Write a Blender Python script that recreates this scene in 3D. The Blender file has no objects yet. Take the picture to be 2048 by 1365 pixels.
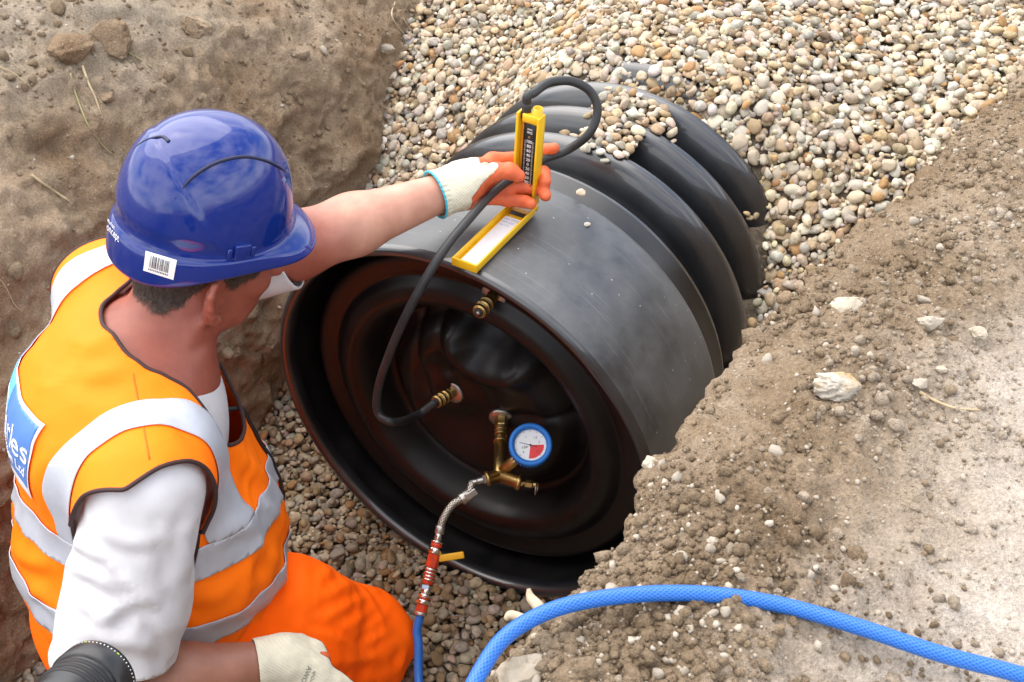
import bpy, bmesh, math, random
import numpy as np
from mathutils import Vector, Matrix, Quaternion

random.seed(7)
rng = np.random.default_rng(11)
scene = bpy.context.scene
COL = scene.collection
PI = math.pi

# ------------------------------------------------------------------ camera
CAM_H = 1.85
PITCH = math.radians(40.443)
FPX = 2200.0                       # focal length in pixels of a 2048 px wide picture
cam_d = bpy.data.cameras.new("camera")
cam_d.sensor_width = 36.0
cam_d.lens = 36.0 * FPX / 2048.0
cam_d.clip_start = 0.02
cam_d.clip_end = 2000
cam_d.dof.use_dof = True
cam_d.dof.focus_distance = 1.78
cam_d.dof.aperture_fstop = 22.0
cam = bpy.data.objects.new("camera", cam_d)
COL.objects.link(cam)
cam.location = (0, 0, CAM_H)
cam.rotation_euler = (PI / 2 - PITCH, 0, 0)
scene.camera = cam

# ------------------------------------------------------------------ sky, sun, exposure
SUN_EL, SUN_AZ = math.radians(58), math.radians(-40)      # azimuth measured from +Y towards +X
world = bpy.data.worlds.new("World")
scene.world = world
world.use_nodes = True
wn, wl = world.node_tree.nodes, world.node_tree.links
wn.clear()
w_out = wn.new("ShaderNodeOutputWorld")
w_bg = wn.new("ShaderNodeBackground")
w_sky = wn.new("ShaderNodeTexSky")
w_sky.sky_type = 'NISHITA'
w_sky.sun_disc = False
w_sky.sun_elevation = SUN_EL
w_sky.sun_rotation = SUN_AZ
w_sky.air_density = 1.0
w_sky.dust_density = 2.5
w_co = wn.new("ShaderNodeTexCoord")
w_map = wn.new("ShaderNodeMapping")
w_map.inputs['Scale'].default_value = (1.0, 1.0, 2.2)
w_nz = wn.new("ShaderNodeTexNoise")
w_nz.inputs['Scale'].default_value = 2.3
w_nz.inputs['Detail'].default_value = 7
w_nz.inputs['Roughness'].default_value = 0.55
w_r = wn.new("ShaderNodeValToRGB")
w_r.color_ramp.elements[0].position = 0.36
w_r.color_ramp.elements[1].position = 0.60
w_cl = wn.new("ShaderNodeMix")
w_cl.data_type = 'RGBA'
w_cl.inputs['A'].default_value = (6.3, 6.3, 6.5, 1)
w_cl.inputs['B'].default_value = (11.7, 11.35, 10.9, 1)
w_mx = wn.new("ShaderNodeMix")
w_mx.data_type = 'RGBA'
w_nz2 = wn.new("ShaderNodeTexNoise")
w_nz2.inputs['Scale'].default_value = 5.0
w_nz2.inputs['Detail'].default_value = 6
wl.new(w_co.outputs['Generated'], w_map.inputs['Vector'])
wl.new(w_map.outputs['Vector'], w_nz.inputs['Vector'])
wl.new(w_map.outputs['Vector'], w_nz2.inputs['Vector'])
wl.new(w_nz.outputs['Fac'], w_r.inputs['Fac'])
wl.new(w_nz2.outputs['Fac'], w_cl.inputs['Factor'])
wl.new(w_r.outputs['Color'], w_mx.inputs['Factor'])
wl.new(w_sky.outputs['Color'], w_mx.inputs['A'])
wl.new(w_cl.outputs['Result'], w_mx.inputs['B'])
wl.new(w_mx.outputs['Result'], w_bg.inputs['Color'])
w_bg.inputs['Strength'].default_value = 0.13
wl.new(w_bg.outputs['Background'], w_out.inputs['Surface'])

sun_d = bpy.data.lights.new("sun", 'SUN')
sun_d.energy = 1.5
sun_d.angle = math.radians(80)
sun_d.color = (1.0, 0.95, 0.88)
sun = bpy.data.objects.new("sun", sun_d)
COL.objects.link(sun)
sd = Vector((math.sin(SUN_AZ) * math.cos(SUN_EL), math.cos(SUN_AZ) * math.cos(SUN_EL), math.sin(SUN_EL)))
sun.rotation_euler = (-sd).to_track_quat('-Z', 'Y').to_euler()
sun.location = (-3, 4, 6)

scene.view_settings.view_transform = 'Standard'
scene.view_settings.look = 'None'
scene.view_settings.exposure = 1.18
scene.view_settings.gamma = 1.0
scene.view_settings.use_curve_mapping = False

# ------------------------------------------------------------------ geometry of the view
_sp, _cp = math.sin(PITCH), math.cos(PITCH)
CAM2W = np.array([[1, 0, 0], [0, -_sp, _cp], [0, -_cp, -_sp]])
EYE = np.array([0, 0, CAM_H])

def ray(px, py):
    return CAM2W @ np.array([(px - 1024) / FPX, (py - 682.5) / FPX, 1.0])

def U(px, py, k):
    """World point seen at photo pixel (px, py), k metres along the optical axis."""
    return EYE + k * ray(px, py)

def pix(P):
    q = (np.asarray(P, float) - EYE) @ CAM2W
    return np.stack([1024 + FPX * q[..., 0] / q[..., 2], 682.5 + FPX * q[..., 1] / q[..., 2], q[..., 2]], -1)

# pipe frame: s runs along the pipe (0 at its open end), t to its right, z up
PC = np.array([-0.1056, 1.4098, 0.419])
DV = np.array([0.49722, 0.86762, 0.0])
LV = np.array([0.86762, -0.49722, 0.0])
UPV = np.array([0, 0, 1.0])
PR = 0.400                          # radius of the socket

def st2w(s, t, z):
    s, t, z = np.broadcast_arrays(np.asarray(s, float), np.asarray(t, float), np.asarray(z, float))
    return np.stack([PC[0] + s * DV[0] + t * LV[0], PC[1] + s * DV[1] + t * LV[1], z], -1)

def w2st(P):
    q = np.asarray(P, float) - PC
    return q @ DV, q @ LV, np.asarray(P, float)[..., 2]

def on_plane(px, py, P, n):
    r = ray(px, py)
    return EYE + ((np.asarray(P) - EYE) @ np.asarray(n)) / (r @ np.asarray(n)) * r

def on_cyl(px, py, R=PR):
    r = ray(px, py)
    a, b = r - (r @ DV) * DV, (EYE - PC) - ((EYE - PC) @ DV) * DV
    A, B, C = a @ a, 2 * a @ b, b @ b - R * R
    k = (-B - math.sqrt(max(B * B - 4 * A * C, 0))) / (2 * A)
    return EYE + k * r

# ------------------------------------------------------------------ noise
_perm = np.random.default_rng(3).permutation(256).astype(np.int64)
_perm = np.concatenate([_perm, _perm, _perm])
_grad = np.random.default_rng(5).normal(size=(256, 3))
_grad /= np.linalg.norm(_grad, axis=1)[:, None]

def perlin(P):
    P = np.asarray(P, float)
    i = np.floor(P).astype(np.int64)
    f = P - i
    u = f * f * f * (f * (f * 6 - 15) + 10)
    i &= 255
    out = 0
    for dx in (0, 1):
        wx = u[..., 0] if dx else 1 - u[..., 0]
        for dy in (0, 1):
            wy = u[..., 1] if dy else 1 - u[..., 1]
            for dz in (0, 1):
                wz = u[..., 2] if dz else 1 - u[..., 2]
                h = _perm[_perm[_perm[(i[..., 0] + dx) & 255] + ((i[..., 1] + dy) & 255)] + ((i[..., 2] + dz) & 255)]
                g = _grad[h]
                out = out + wx * wy * wz * (g[..., 0] * (f[..., 0] - dx) + g[..., 1] * (f[..., 1] - dy) + g[..., 2] * (f[..., 2] - dz))
    return out

def fbm(P, sc, octv=4, gain=0.5, seed=0.0):
    P = np.asarray(P, float) * sc + seed
    a, o = 1.0, 0
    for _ in range(octv):
        o = o + a * perlin(P)
        P = P * 2.03 + 7.1
        a *= gain
    return o

def sstep(a, b, x):
    t = np.clip((np.asarray(x, float) - a) / (b - a), 0, 1)
    return t * t * (3 - 2 * t)

# ------------------------------------------------------------------ object helpers
def tag(o, label=None, cat=None, group=None, kind=None):
    if label: o['label'] = label
    if cat: o['category'] = cat
    if group: o['group'] = group
    if kind: o['kind'] = kind
    return o

def link(o, parent=None):
    COL.objects.link(o)
    if parent is not None:
        o.parent = parent
    return o

def mesh_np(name, V, F, mat=None, smooth=True, uv=None):
    V = np.asarray(V, np.float32)
    me = bpy.data.meshes.new(name)
    if isinstance(F, np.ndarray):
        n = F.shape[1]
        me.vertices.add(len(V)); me.vertices.foreach_set("co", V.ravel())
        me.loops.add(F.size); me.loops.foreach_set("vertex_index", F.astype(np.int32).ravel())
        me.polygons.add(len(F))
        me.polygons.foreach_set("loop_start", np.arange(0, F.size, n, dtype=np.int32))
        me.update(calc_edges=True)
    else:
        me.from_pydata([tuple(map(float, v)) for v in V], [], F)
    if uv is not None:
        lay = me.uv_layers.new(name="uv")
        li = np.zeros(len(me.loops), np.int32); me.loops.foreach_get("vertex_index", li)
        lay.data.foreach_set("uv", np.asarray(uv, np.float32)[li].ravel())
    if smooth:
        me.polygons.foreach_set("use_smooth", np.ones(len(me.polygons), bool))
    if mat is not None:
        me.materials.append(mat)
    me.update()
    return me

def obj(name, V, F, mat, parent=None, smooth=True, uv=None):
    """One mesh object; vertices are world positions, kept relative to the parent's place."""
    V = np.asarray(V, float)
    if parent is not None:
        V = V - np.array(abs_loc(parent))
    return link(bpy.data.objects.new(name, mesh_np(name, V, F, mat, smooth, uv)), parent)

def abs_loc(o):
    p = Vector((0, 0, 0))
    while o is not None:
        p = p + o.location
        o = o.parent
    return p

def empty(name, loc, parent=None):
    o = bpy.data.objects.new(name, None)
    o.empty_display_size = 0.05
    link(o, parent)
    o.location = Vector(loc) - (abs_loc(parent) if parent else Vector((0, 0, 0)))
    return o

def join(*parts):
    VV, FF, n = [], [], 0
    for V, F in parts:
        VV.append(np.asarray(V, float))
        FF += [tuple(int(i) + n for i in f) for f in F]
        n += len(V)
    return np.concatenate(VV), FF

def norm(v):
    v = np.asarray(v, float)
    return v / np.linalg.norm(v)

def frame(d):
    d = norm(d)
    a = np.cross(d, [0, 0, 1.0])
    if np.linalg.norm(a) < 1e-3: a = np.cross(d, [0, 1.0, 0])
    a = norm(a)
    return a, np.cross(d, a), d

def lathe(prof, O, axis, n=32, cap=True, phase=0.0, fr=None):
    """Surface of revolution: prof is a list of (radius, height along the axis)."""
    a, b, d = fr if fr is not None else frame(axis)
    O = np.asarray(O, float)
    V, F = [], []
    for r, h in prof:
        for i in range(n):
            th = 2 * PI * i / n + phase
            V.append(O + d * h + r * (math.cos(th) * a + math.sin(th) * b))
    for j in range(len(prof) - 1):
        for i in range(n):
            i2 = (i + 1) % n
            F.append((j * n + i, j * n + i2, (j + 1) * n + i2, (j + 1) * n + i))
    if cap:
        F.append(tuple(range(n - 1, -1, -1)))
        F.append(tuple(range((len(prof) - 1) * n, len(prof) * n)))
    return np.array(V), F

def catmull(pts, m=12):
    P = [np.asarray(p, float) for p in pts]
    P = [2 * P[0] - P[1]] + P + [2 * P[-1] - P[-2]]
    out = []
    for i in range(1, len(P) - 2):
        p0, p1, p2, p3 = P[i - 1], P[i], P[i + 1], P[i + 2]
        for k in range(m):
            t = k / m
            out.append(0.5 * (2 * p1 + (p2 - p0) * t + (2 * p0 - 5 * p1 + 4 * p2 - p3) * t * t + (3 * p1 - p0 - 3 * p2 + p3) * t ** 3))
    out.append(P[-2])
    return np.array(out)

def tube(path, rad, n=12, cap=True):
    """Swept tube with rotation-minimising frames; returns V, F, uv (metres along, turn around)."""
    P = np.asarray(path, float)
    m = len(P)
    r = np.broadcast_to(np.asarray(rad, float), (m,))
    T = np.gradient(P, axis=0)
    T /= np.linalg.norm(T, axis=1)[:, None] + 1e-12
    a, b, _ = frame(T[0])
    V, UV, L = [], [], 0.0
    for i in range(m):
        if i:
            L += np.linalg.norm(P[i] - P[i - 1])
            a = norm(a - (a @ T[i]) * T[i])
        b = np.cross(T[i], a)
        for j in range(n):
            th = 2 * PI * j / n
            V.append(P[i] + r[i] * (math.cos(th) * a + math.sin(th) * b))
            UV.append((L, j / n if j <= n // 2 else 1 - j / n))
    F = []
    for i in range(m - 1):
        for j in range(n):
            j2 = (j + 1) % n
            F.append((i * n + j, i * n + j2, (i + 1) * n + j2, (i + 1) * n + j))
    if cap:
        F.append(tuple(range(n - 1, -1, -1)))
        F.append(tuple(range((m - 1) * n, m * n)))
    return np.array(V), F, np.array(UV)

def box(c, ax, ay, az, hx, hy, hz, bev=0.0, seg=2):
    """Bevelled box with centre c, unit axes and half sizes."""
    bm = bmesh.new()
    bmesh.ops.create_cube(bm, size=2.0)
    for v in bm.verts:
        v.co = Vector((v.co.x * hx, v.co.y * hy, v.co.z * hz))
    if bev > 0:
        bmesh.ops.bevel(bm, geom=list(bm.edges), offset=bev, segments=seg, affect='EDGES', profile=0.5)
    bm.verts.index_update()
    V = np.array([v.co[:] for v in bm.verts])
    F = [tuple(v.index for v in f.verts) for f in bm.faces]
    bm.free()
    M = np.stack([norm(ax), norm(ay), norm(az)])
    return V @ M + np.asarray(c, float), F

def ico(sub):
    bm = bmesh.new()
    bmesh.ops.create_icosphere(bm, subdivisions=sub, radius=1.0)
    bm.verts.index_update()
    V = np.array([v.co[:] for v in bm.verts])
    F = np.array([[v.index for v in f.verts] for f in bm.faces])
    bm.free()
    return V, F
ICO1, ICO2, ICO3 = ico(1), ico(2), ico(3)

def rand_rot(n, r=rng):
    q = r.normal(size=(n, 4)); q /= np.linalg.norm(q, axis=1)[:, None]
    w, x, y, z = q.T
    return np.stack([np.stack([1 - 2 * (y * y + z * z), 2 * (x * y - z * w), 2 * (x * z + y * w)], -1),
                     np.stack([2 * (x * y + z * w), 1 - 2 * (x * x + z * z), 2 * (y * z - x * w)], -1),
                     np.stack([2 * (x * z - y * w), 2 * (y * z + x * w), 1 - 2 * (x * x + y * y)], -1)], 1)

# ------------------------------------------------------------------ materials
def mat(name, color, rough=0.5, metal=0.0, spec=0.5, var=0.0, vscale=30.0, color2=None, bump=0.0, bscale=200.0, bdist=0.001,
        lo=0.35, hi=0.65, rvar=0.0, coat=0.0, detail=5, sheen=0.0, sss=0.0, coord='Object', fold=0.0, fscale=14.0, fdist=0.012):
    m = bpy.data.materials.new(name)
    m.use_nodes = True
    N, L = m.node_tree.nodes, m.node_tree.links
    b = N["Principled BSDF"]
    b.inputs['Base Color'].default_value = (*color, 1)
    b.inputs['Roughness'].default_value = rough
    b.inputs['Metallic'].default_value = metal
    b.inputs['Specular IOR Level'].default_value = spec
    b.inputs['Coat Weight'].default_value = coat
    b.inputs['Sheen Weight'].default_value = sheen
    if sss:
        b.inputs['Subsurface Weight'].default_value = sss
        b.inputs['Subsurface Radius'].default_value = (0.012, 0.004, 0.002)
        b.inputs['Subsurface Scale'].default_value = 0.5
    tc = N.new("ShaderNodeTexCoord")
    if color2 is not None or rvar:
        nz = N.new("ShaderNodeTexNoise")
        nz.inputs['Scale'].default_value = vscale
        nz.inputs['Detail'].default_value = detail
        nz.inputs['Roughness'].default_value = 0.6
        L.new(tc.outputs[coord], nz.inputs['Vector'])
        rp = N.new("ShaderNodeValToRGB")
        rp.color_ramp.elements[0].position = lo
        rp.color_ramp.elements[1].position = hi
        rp.color_ramp.elements[0].color = (*color, 1)
        rp.color_ramp.elements[1].color = (*(color2 or color), 1)
        L.new(nz.outputs['Fac'], rp.inputs['Fac'])
        L.new(rp.outputs['Color'], b.inputs['Base Color'])
        if rvar:
            mr = N.new("ShaderNodeMapRange")
            mr.inputs['From Min'].default_value = lo
            mr.inputs['From Max'].default_value = hi
            mr.inputs['To Min'].default_value = rough
            mr.inputs['To Max'].default_value = rough + rvar
            L.new(nz.outputs['Fac'], mr.inputs['Value'])
            L.new(mr.outputs['Result'], b.inputs['Roughness'])
    if bump:
        nb = N.new("ShaderNodeTexNoise")
        nb.inputs['Scale'].default_value = bscale
        nb.inputs['Detail'].default_value = 4
        L.new(tc.outputs[coord], nb.inputs['Vector'])
        bp = N.new("ShaderNodeBump")
        bp.inputs['Strength'].default_value = bump
        bp.inputs['Distance'].default_value = bdist
        L.new(nb.outputs['Fac'], bp.inputs['Height'])
        L.new(bp.outputs['Normal'], b.inputs['Normal'])
        if fold:                       # soft creases, drawn out in one direction and warped
            mp = N.new("ShaderNodeMapping"); mp.inputs['Scale'].default_value = (1.0, 1.6, 0.45); mp.inputs['Rotation'].default_value = (0.5, 0.3, 0.6)
            L.new(tc.outputs[coord], mp.inputs['Vector'])
            nf = N.new("ShaderNodeTexNoise"); nf.inputs['Scale'].default_value = fscale; nf.inputs['Detail'].default_value = 3; nf.inputs['Distortion'].default_value = 1.2
            L.new(mp.outputs['Vector'], nf.inputs['Vector'])
            ab = N.new("ShaderNodeMath"); ab.operation = 'PINGPONG'; ab.inputs[1].default_value = 0.12; L.new(nf.outputs['Fac'], ab.inputs[0])
            b2 = N.new("ShaderNodeBump"); b2.inputs['Strength'].default_value = fold; b2.inputs['Distance'].default_value = fdist * 5
            L.new(ab.outputs[0], b2.inputs['Height']); L.new(b2.outputs['Normal'], bp.inputs['Normal'])
    return m

def soil_material(name, cols, dry=None):
    """Earth: several browns in patches, pale chalk specks, fine grain in the relief; 'dry' blends to a paler crust away from the edge."""
    m = bpy.data.materials.new(name)
    m.use_nodes = True
    N, L = m.node_tree.nodes, m.node_tree.links
    b = N["Principled BSDF"]
    b.inputs['Roughness'].default_value = 0.95
    b.inputs['Specular IOR Level'].default_value = 0.15
    geo = N.new("ShaderNodeNewGeometry")
    def noise(sc, det=6, rg=0.6):
        n = N.new("ShaderNodeTexNoise")
        n.inputs['Scale'].default_value = sc; n.inputs['Detail'].default_value = det; n.inputs['Roughness'].default_value = rg
        L.new(geo.outputs['Position'], n.inputs['Vector'])
        return n.outputs['Fac']
    def ramp(fac, stops):
        r = N.new("ShaderNodeValToRGB")
        e = r.color_ramp.elements
        e[0].position, e[0].color = stops[0][0], (*stops[0][1], 1)
        e[1].position, e[1].color = stops[-1][0], (*stops[-1][1], 1)
        for p, c in stops[1:-1]:
            q = e.new(p); q.color = (*c, 1)
        L.new(fac, r.inputs['Fac'])
        return r.outputs['Color']
    def mix(f, a, bb, mode='MIX'):
        x = N.new("ShaderNodeMix"); x.data_type = 'RGBA'; x.blend_type = mode
        if isinstance(f, float): x.inputs['Factor'].default_value = f
        else: L.new(f, x.inputs['Factor'])
        for k, v in (('A', a), ('B', bb)):
            if isinstance(v, tuple): x.inputs[k].default_value = (*v, 1)
            else: L.new(v, x.inputs[k])
        return x.outputs['Result']
    c = ramp(noise(5.5), [(0.32, cols[0]), (0.5, cols[1]), (0.68, cols[2])])
    if dry:
        at = N.new("ShaderNodeAttribute"); at.attribute_name = "dry"
        md = N.new("ShaderNodeMath"); md.operation = 'MULTIPLY_ADD'
        L.new(noise(9.0), md.inputs[0]); md.inputs[1].default_value = 0.9; md.inputs[2].default_value = -0.45
        ad = N.new("ShaderNodeMath"); ad.operation = 'ADD'; ad.use_clamp = True
        L.new(md.outputs[0], ad.inputs[0]); L.new(at.outputs['Fac'], ad.inputs[1])
        c = mix(ad.outputs[0], c, ramp(noise(14.0), [(0.35, dry[0]), (0.65, dry[1])]))
    c = mix(ramp(noise(160.0, 3), [(0.30, (0.75, 0.75, 0.75)), (0.7, (0.0, 0.0, 0.0))]), c, (0.42, 0.36, 0.30), 'MULTIPLY') if False else c
    g = ramp(noise(240.0, 4), [(0.3, (0.72, 0.72, 0.72)), (0.7, (1.25, 1.25, 1.25))])
    c = mix(1.0, c, g, 'MULTIPLY')
    vo = N.new("ShaderNodeTexVoronoi"); vo.inputs['Scale'].default_value = 120.0
    L.new(geo.outputs['Position'], vo.inputs['Vector'])
    sp = N.new("ShaderNodeMath"); sp.operation = 'LESS_THAN'; sp.inputs[1].default_value = 0.16
    L.new(vo.outputs['Distance'], sp.inputs[0])
    sel = N.new("ShaderNodeMath"); sel.operation = 'GREATER_THAN'; sel.inputs[1].default_value = 0.80
    sx = N.new("ShaderNodeSeparateColor"); L.new(vo.outputs['Color'], sx.inputs['Color'])
    L.new(sx.outputs['Red'], sel.inputs[0])
    pr = N.new("ShaderNodeMath"); pr.operation = 'MULTIPLY'
    L.new(sp.outputs[0], pr.inputs[0]); L.new(sel.outputs[0], pr.inputs[1])
    c = mix(pr.outputs[0], c, (0.60, 0.54, 0.46))
    L.new(c, b.inputs['Base Color'])
    bn = N.new("ShaderNodeMath"); bn.operation = 'ADD'
    L.new(noise(90.0, 8, 0.7), bn.inputs[0]); L.new(noise(420.0, 4, 0.6), bn.inputs[1])
    bp = N.new("ShaderNodeBump"); bp.inputs['Strength'].default_value = 1.0; bp.inputs['Distance'].default_value = 0.008
    L.new(bn.outputs[0], bp.inputs['Height']); L.new(bp.outputs['Normal'], b.inputs['Normal'])
    return m

def pebble_material():
    m = bpy.data.materials.new("pebble_stone")
    m.use_nodes = True
    N, L = m.node_tree.nodes, m.node_tree.links
    b = N["Principled BSDF"]
    b.inputs['Roughness'].default_value = 0.72
    b.inputs['Specular IOR Level'].default_value = 0.3
    at = N.new("ShaderNodeAttribute"); at.attribute_name = "stone"
    tc = N.new("ShaderNodeTexCoord")
    n = N.new("ShaderNodeTexNoise"); n.inputs['Scale'].default_value = 130; n.inputs['Detail'].default_value = 6
    L.new(tc.outputs['Object'], n.inputs['Vector'])
    r = N.new("ShaderNodeValToRGB")
    r.color_ramp.elements[0].position = 0.3; r.color_ramp.elements[0].color = (0.68, 0.66, 0.62, 1)
    r.color_ramp.elements[1].position = 0.7; r.color_ramp.elements[1].color = (1.22, 1.2, 1.18, 1)
    L.new(n.outputs['Fac'], r.inputs['Fac'])
    x = N.new("ShaderNodeMix"); x.data_type = 'RGBA'; x.blend_type = 'MULTIPLY'; x.inputs['Factor'].default_value = 1
    L.new(at.outputs['Color'], x.inputs['A']); L.new(r.outputs['Color'], x.inputs['B'])
    L.new(x.outputs['Result'], b.inputs['Base Color'])
    bp = N.new("ShaderNodeBump"); bp.inputs['Strength'].default_value = 0.35; bp.inputs['Distance'].default_value = 0.002
    L.new(n.outputs['Fac'], bp.inputs['Height']); L.new(bp.outputs['Normal'], b.inputs['Normal'])
    return m

M = {}
M['soil_wall'] = soil_material("soil_wall", [(0.27, 0.178, 0.106), (0.42, 0.305, 0.20), (0.54, 0.41, 0.29)],
                               dry=((0.40, 0.34, 0.26), (0.52, 0.45, 0.36)))
M['soil_top'] = soil_material("soil_top", [(0.28, 0.196, 0.12), (0.38, 0.28, 0.185), (0.47, 0.365, 0.26)],
                              dry=((0.60, 0.51, 0.42), (0.77, 0.68, 0.585)))
M['pebble'] = pebble_material()
M['grit'] = mat("grit", (0.09, 0.07, 0.05), 0.95, color2=(0.20, 0.155, 0.11), vscale=60, bump=0.8, bscale=150, bdist=0.006)

# ------------------------------------------------------------------ ground, trench banks
def soil_sheet(name, S, Uc, prof, disp, m, dryf):
    """Grid in (s, profile parameter): prof(s, u) -> (t, z); displaced along its normal."""
    SS, UU = np.meshgrid(S, Uc, indexing='ij')
    T, Z = prof(SS, UU)
    P = st2w(SS, T, Z)
    ds = np.gradient(P, axis=0); du = np.gradient(P, axis=1)
    Nn = np.cross(ds, du); Nn /= np.linalg.norm(Nn, axis=-1)[..., None] + 1e-12
    if (Nn[..., 2].mean() < 0): Nn = -Nn
    P = P + Nn * disp(P, SS, UU)[..., None]
    ns, nu = SS.shape
    idx = np.arange(ns * nu).reshape(ns, nu)
    F = np.stack([idx[:-1, :-1], idx[1:, :-1], idx[1:, 1:], idx[:-1, 1:]], -1).reshape(-1, 4)
    V = P.reshape(-1, 3)
    a = V[F[len(F) // 2]]
    if np.cross(a[1] - a[0], a[2] - a[0]) @ Nn.reshape(-1, 3)[F[len(F) // 2][0]] < 0: F = F[:, ::-1].copy()
    o = obj(name, V, F, m)
    at = o.data.attributes.new("dry", 'FLOAT', 'POINT')
    at.data.foreach_set("value", dryf(SS, UU, P).astype(np.float32).ravel())
    return o, P

def spaced(a, b, c, d, fine, coarse):
    return np.concatenate([np.arange(a, b, coarse), np.arange(b, c, fine), np.arange(c, d + 1e-6, coarse)])

_es = [-6, -0.75, -0.69, -0.59, -0.5, -0.4, -0.23, -0.11, 0.13, 0.36, 0.75, 1.03, 6]
_et = [0.50, 0.50, 0.505, 0.52, 0.53, 0.515, 0.53, 0.54, 0.57, 0.62, 0.69, 0.70, 0.78]
TOP = 1.0
def edge_t(s):
    s = np.asarray(s, float)
    q = np.stack([s, 0 * s, 0 * s], -1)
    return np.interp(s, _es, _et) + 0.016 * fbm(q, 11.0, 3, 0.6, 3.3) + 0.006 * fbm(q, 45.0, 2, 0.6, 8.0)

def prof_right(S, Uu):
    # u<0: down the cut face (slightly undercut); u>0: out over the ground
    e = edge_t(S)
    t = np.where(Uu < 0, e + 0.10 * sstep(0, -0.9, Uu) * 0 + 0.03 * (1 - np.exp(Uu * 14)), e + Uu)
    z = np.where(Uu < 0, TOP + Uu, TOP + 0 * Uu)
    r = 0.05
    z = z - r * np.exp(-np.abs(Uu) / 0.035) * 0.55
    z = z + 0.02 * np.exp(-((Uu - 0.14) / 0.10) ** 2) + 0.015 * sstep(0.5, 3, Uu)
    return t, z

def disp_right(P, S, Uu):
    lump = fbm(P, 9.0, 3, 0.55, 1.7)
    fine = fbm(P, 38.0, 4, 0.6, 4.1)
    loose = np.exp(-((Uu - 0.13) / 0.16) ** 2)
    ridged = 0.5 - np.abs(fbm(P, 26.0, 3, 0.55, 9.0))
    d = 0.014 * lump + 0.006 * fine + loose * (0.014 * np.maximum(ridged, 0) + 0.009 * fine)
    face = (Uu < 0)
    return np.where(face, 0.03 * lump + 0.012 * fine, d)

Sr = spaced(-6, -1.15, 1.55, 6, 0.0052, 0.12)
Ur = np.concatenate([np.linspace(-1.06, -0.2, 40), np.linspace(-0.19, -0.006, 34), np.arange(0.0, 0.72, 0.0052), np.arange(0.73, 1.3, 0.02), np.linspace(1.4, 6, 24)])
ground, Pg = soil_sheet("ground", Sr, Ur, prof_right, disp_right, M['soil_top'],
                        lambda S, Uu, P: sstep(0.12, 0.36, Uu + 0.10 * fbm(P, 3.0, 2, 0.5, 2.0)))
tag(ground, "pale dry bare ground beside the trench with a crumbly brown edge", None, None, 'structure')

_lz = [-0.10, 0.0, 0.25, 0.5, 0.7, 0.82, 0.90, 0.95, 0.97, 1.0]
_lt = [0.60, 0.61, 0.63, 0.66, 0.74, 0.84, 0.97, 1.15, 1.40, 6.0]
_lu = np.concatenate([[0], np.cumsum(np.hypot(np.diff(_lz), np.diff(_lt)))])
def prof_left(S, Uu):
    q = np.stack([S, 0 * S, 0 * S], -1)
    w = 0.04 * fbm(q, 2.2, 2, 0.5, 5.0)
    return -(np.interp(Uu, _lu, _lt) + w), np.interp(Uu, _lu, _lz)
def disp_left(P, S, Uu):
    lump = fbm(P, 4.5, 3, 0.55, 12.3)
    mid = fbm(P, 14.0, 3, 0.6, 6.6)
    fine = fbm(P, 45.0, 4, 0.62, 2.2)
    rid = 0.5 - np.abs(fbm(P, 19.0, 4, 0.6, 3.1))
    brk = sstep(-0.1, 0.5, fbm(P, 3.3, 2, 0.5, 8.8))
    return 0.050 * lump + 0.022 * mid + 0.011 * fine + 0.020 * brk * np.maximum(rid, 0)
Sl = spaced(-6, -1.3, 1.6, 6, 0.0075, 0.15)
Ul = np.concatenate([np.arange(0, 2.0, 0.0075), np.linspace(2.05, _lu[-1], 26)])
bank, Pl = soil_sheet("trench_bank", Sl, Ul, prof_left, disp_left, M['soil_wall'],
                      lambda S, Uu, P: sstep(0.72, 1.0, P[..., 2] + 0.12 * fbm(P, 3.0, 2, 0.5, 2.0)) * 0.75)
tag(bank, "brown earth side of the trench sloping up behind the worker", None, None, 'structure')

# far ground out to the horizon, and the closed ends of the trench
fs, ft = 5.99, 5.99
V, F = [], []
def quad(pts):
    n = len(V)
    V.extend(pts); F.append(tuple(range(n, n + len(pts))))
B = 600.0
for (s0, s1, t0, t1) in ((-B, B, ft, B), (-B, B, -B, -ft), (-B, -fs, -ft, ft), (fs, B, -ft, ft)):
    quad([st2w(s0, t0, 0.985), st2w(s1, t0, 0.985), st2w(s1, t1, 0.985), st2w(s0, t1, 0.985)])
for s in (-fs, fs):
    quad([st2w(s, -1.2, -0.1), st2w(s, 1.2, -0.1), st2w(s, 1.2, 0.985), st2w(s, -1.2, 0.985)])
o = obj("far_ground", V, F, M['soil_top'], None, False)
tag(o, "flat bare ground reaching away from the trench", None, None, 'structure')

# ------------------------------------------------------------------ gravel
def grav(s, t):
    s = np.asarray(s, float); t = np.asarray(t, float)
    left = np.interp(s, [-0.1, 0.10, 0.22, 0.45, 0.67, 0.88, 1.1, 1.5, 6], [0.02, 0.02, 0.06, 0.30, 0.46, 0.60, 0.71, 0.80, 0.86])
    right = np.interp(s, [-0.2, 0.05, 0.25, 0.45, 0.57, 0.69, 0.85, 1.1, 1.5, 6], [0.02, 0.06, 0.28, 0.45, 0.54, 0.63, 0.72, 0.78, 0.84, 0.88])
    mid = np.interp(s, [0.60, 0.72, 0.80, 1.0, 1.4, 6], [0.5, 0.74, 0.805, 0.835, 0.86, 0.88])
    side = left + (right - left) * sstep(-0.25, 0.25, t)
    g = side + (np.maximum(mid, side) - side) * np.exp(-(t / 0.34) ** 4) * sstep(0.55, 0.8, s)
    q = np.stack([s, t, 0 * s], -1)
    return g + 0.012 * fbm(q, 5.0, 2, 0.5, 4.4)

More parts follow.
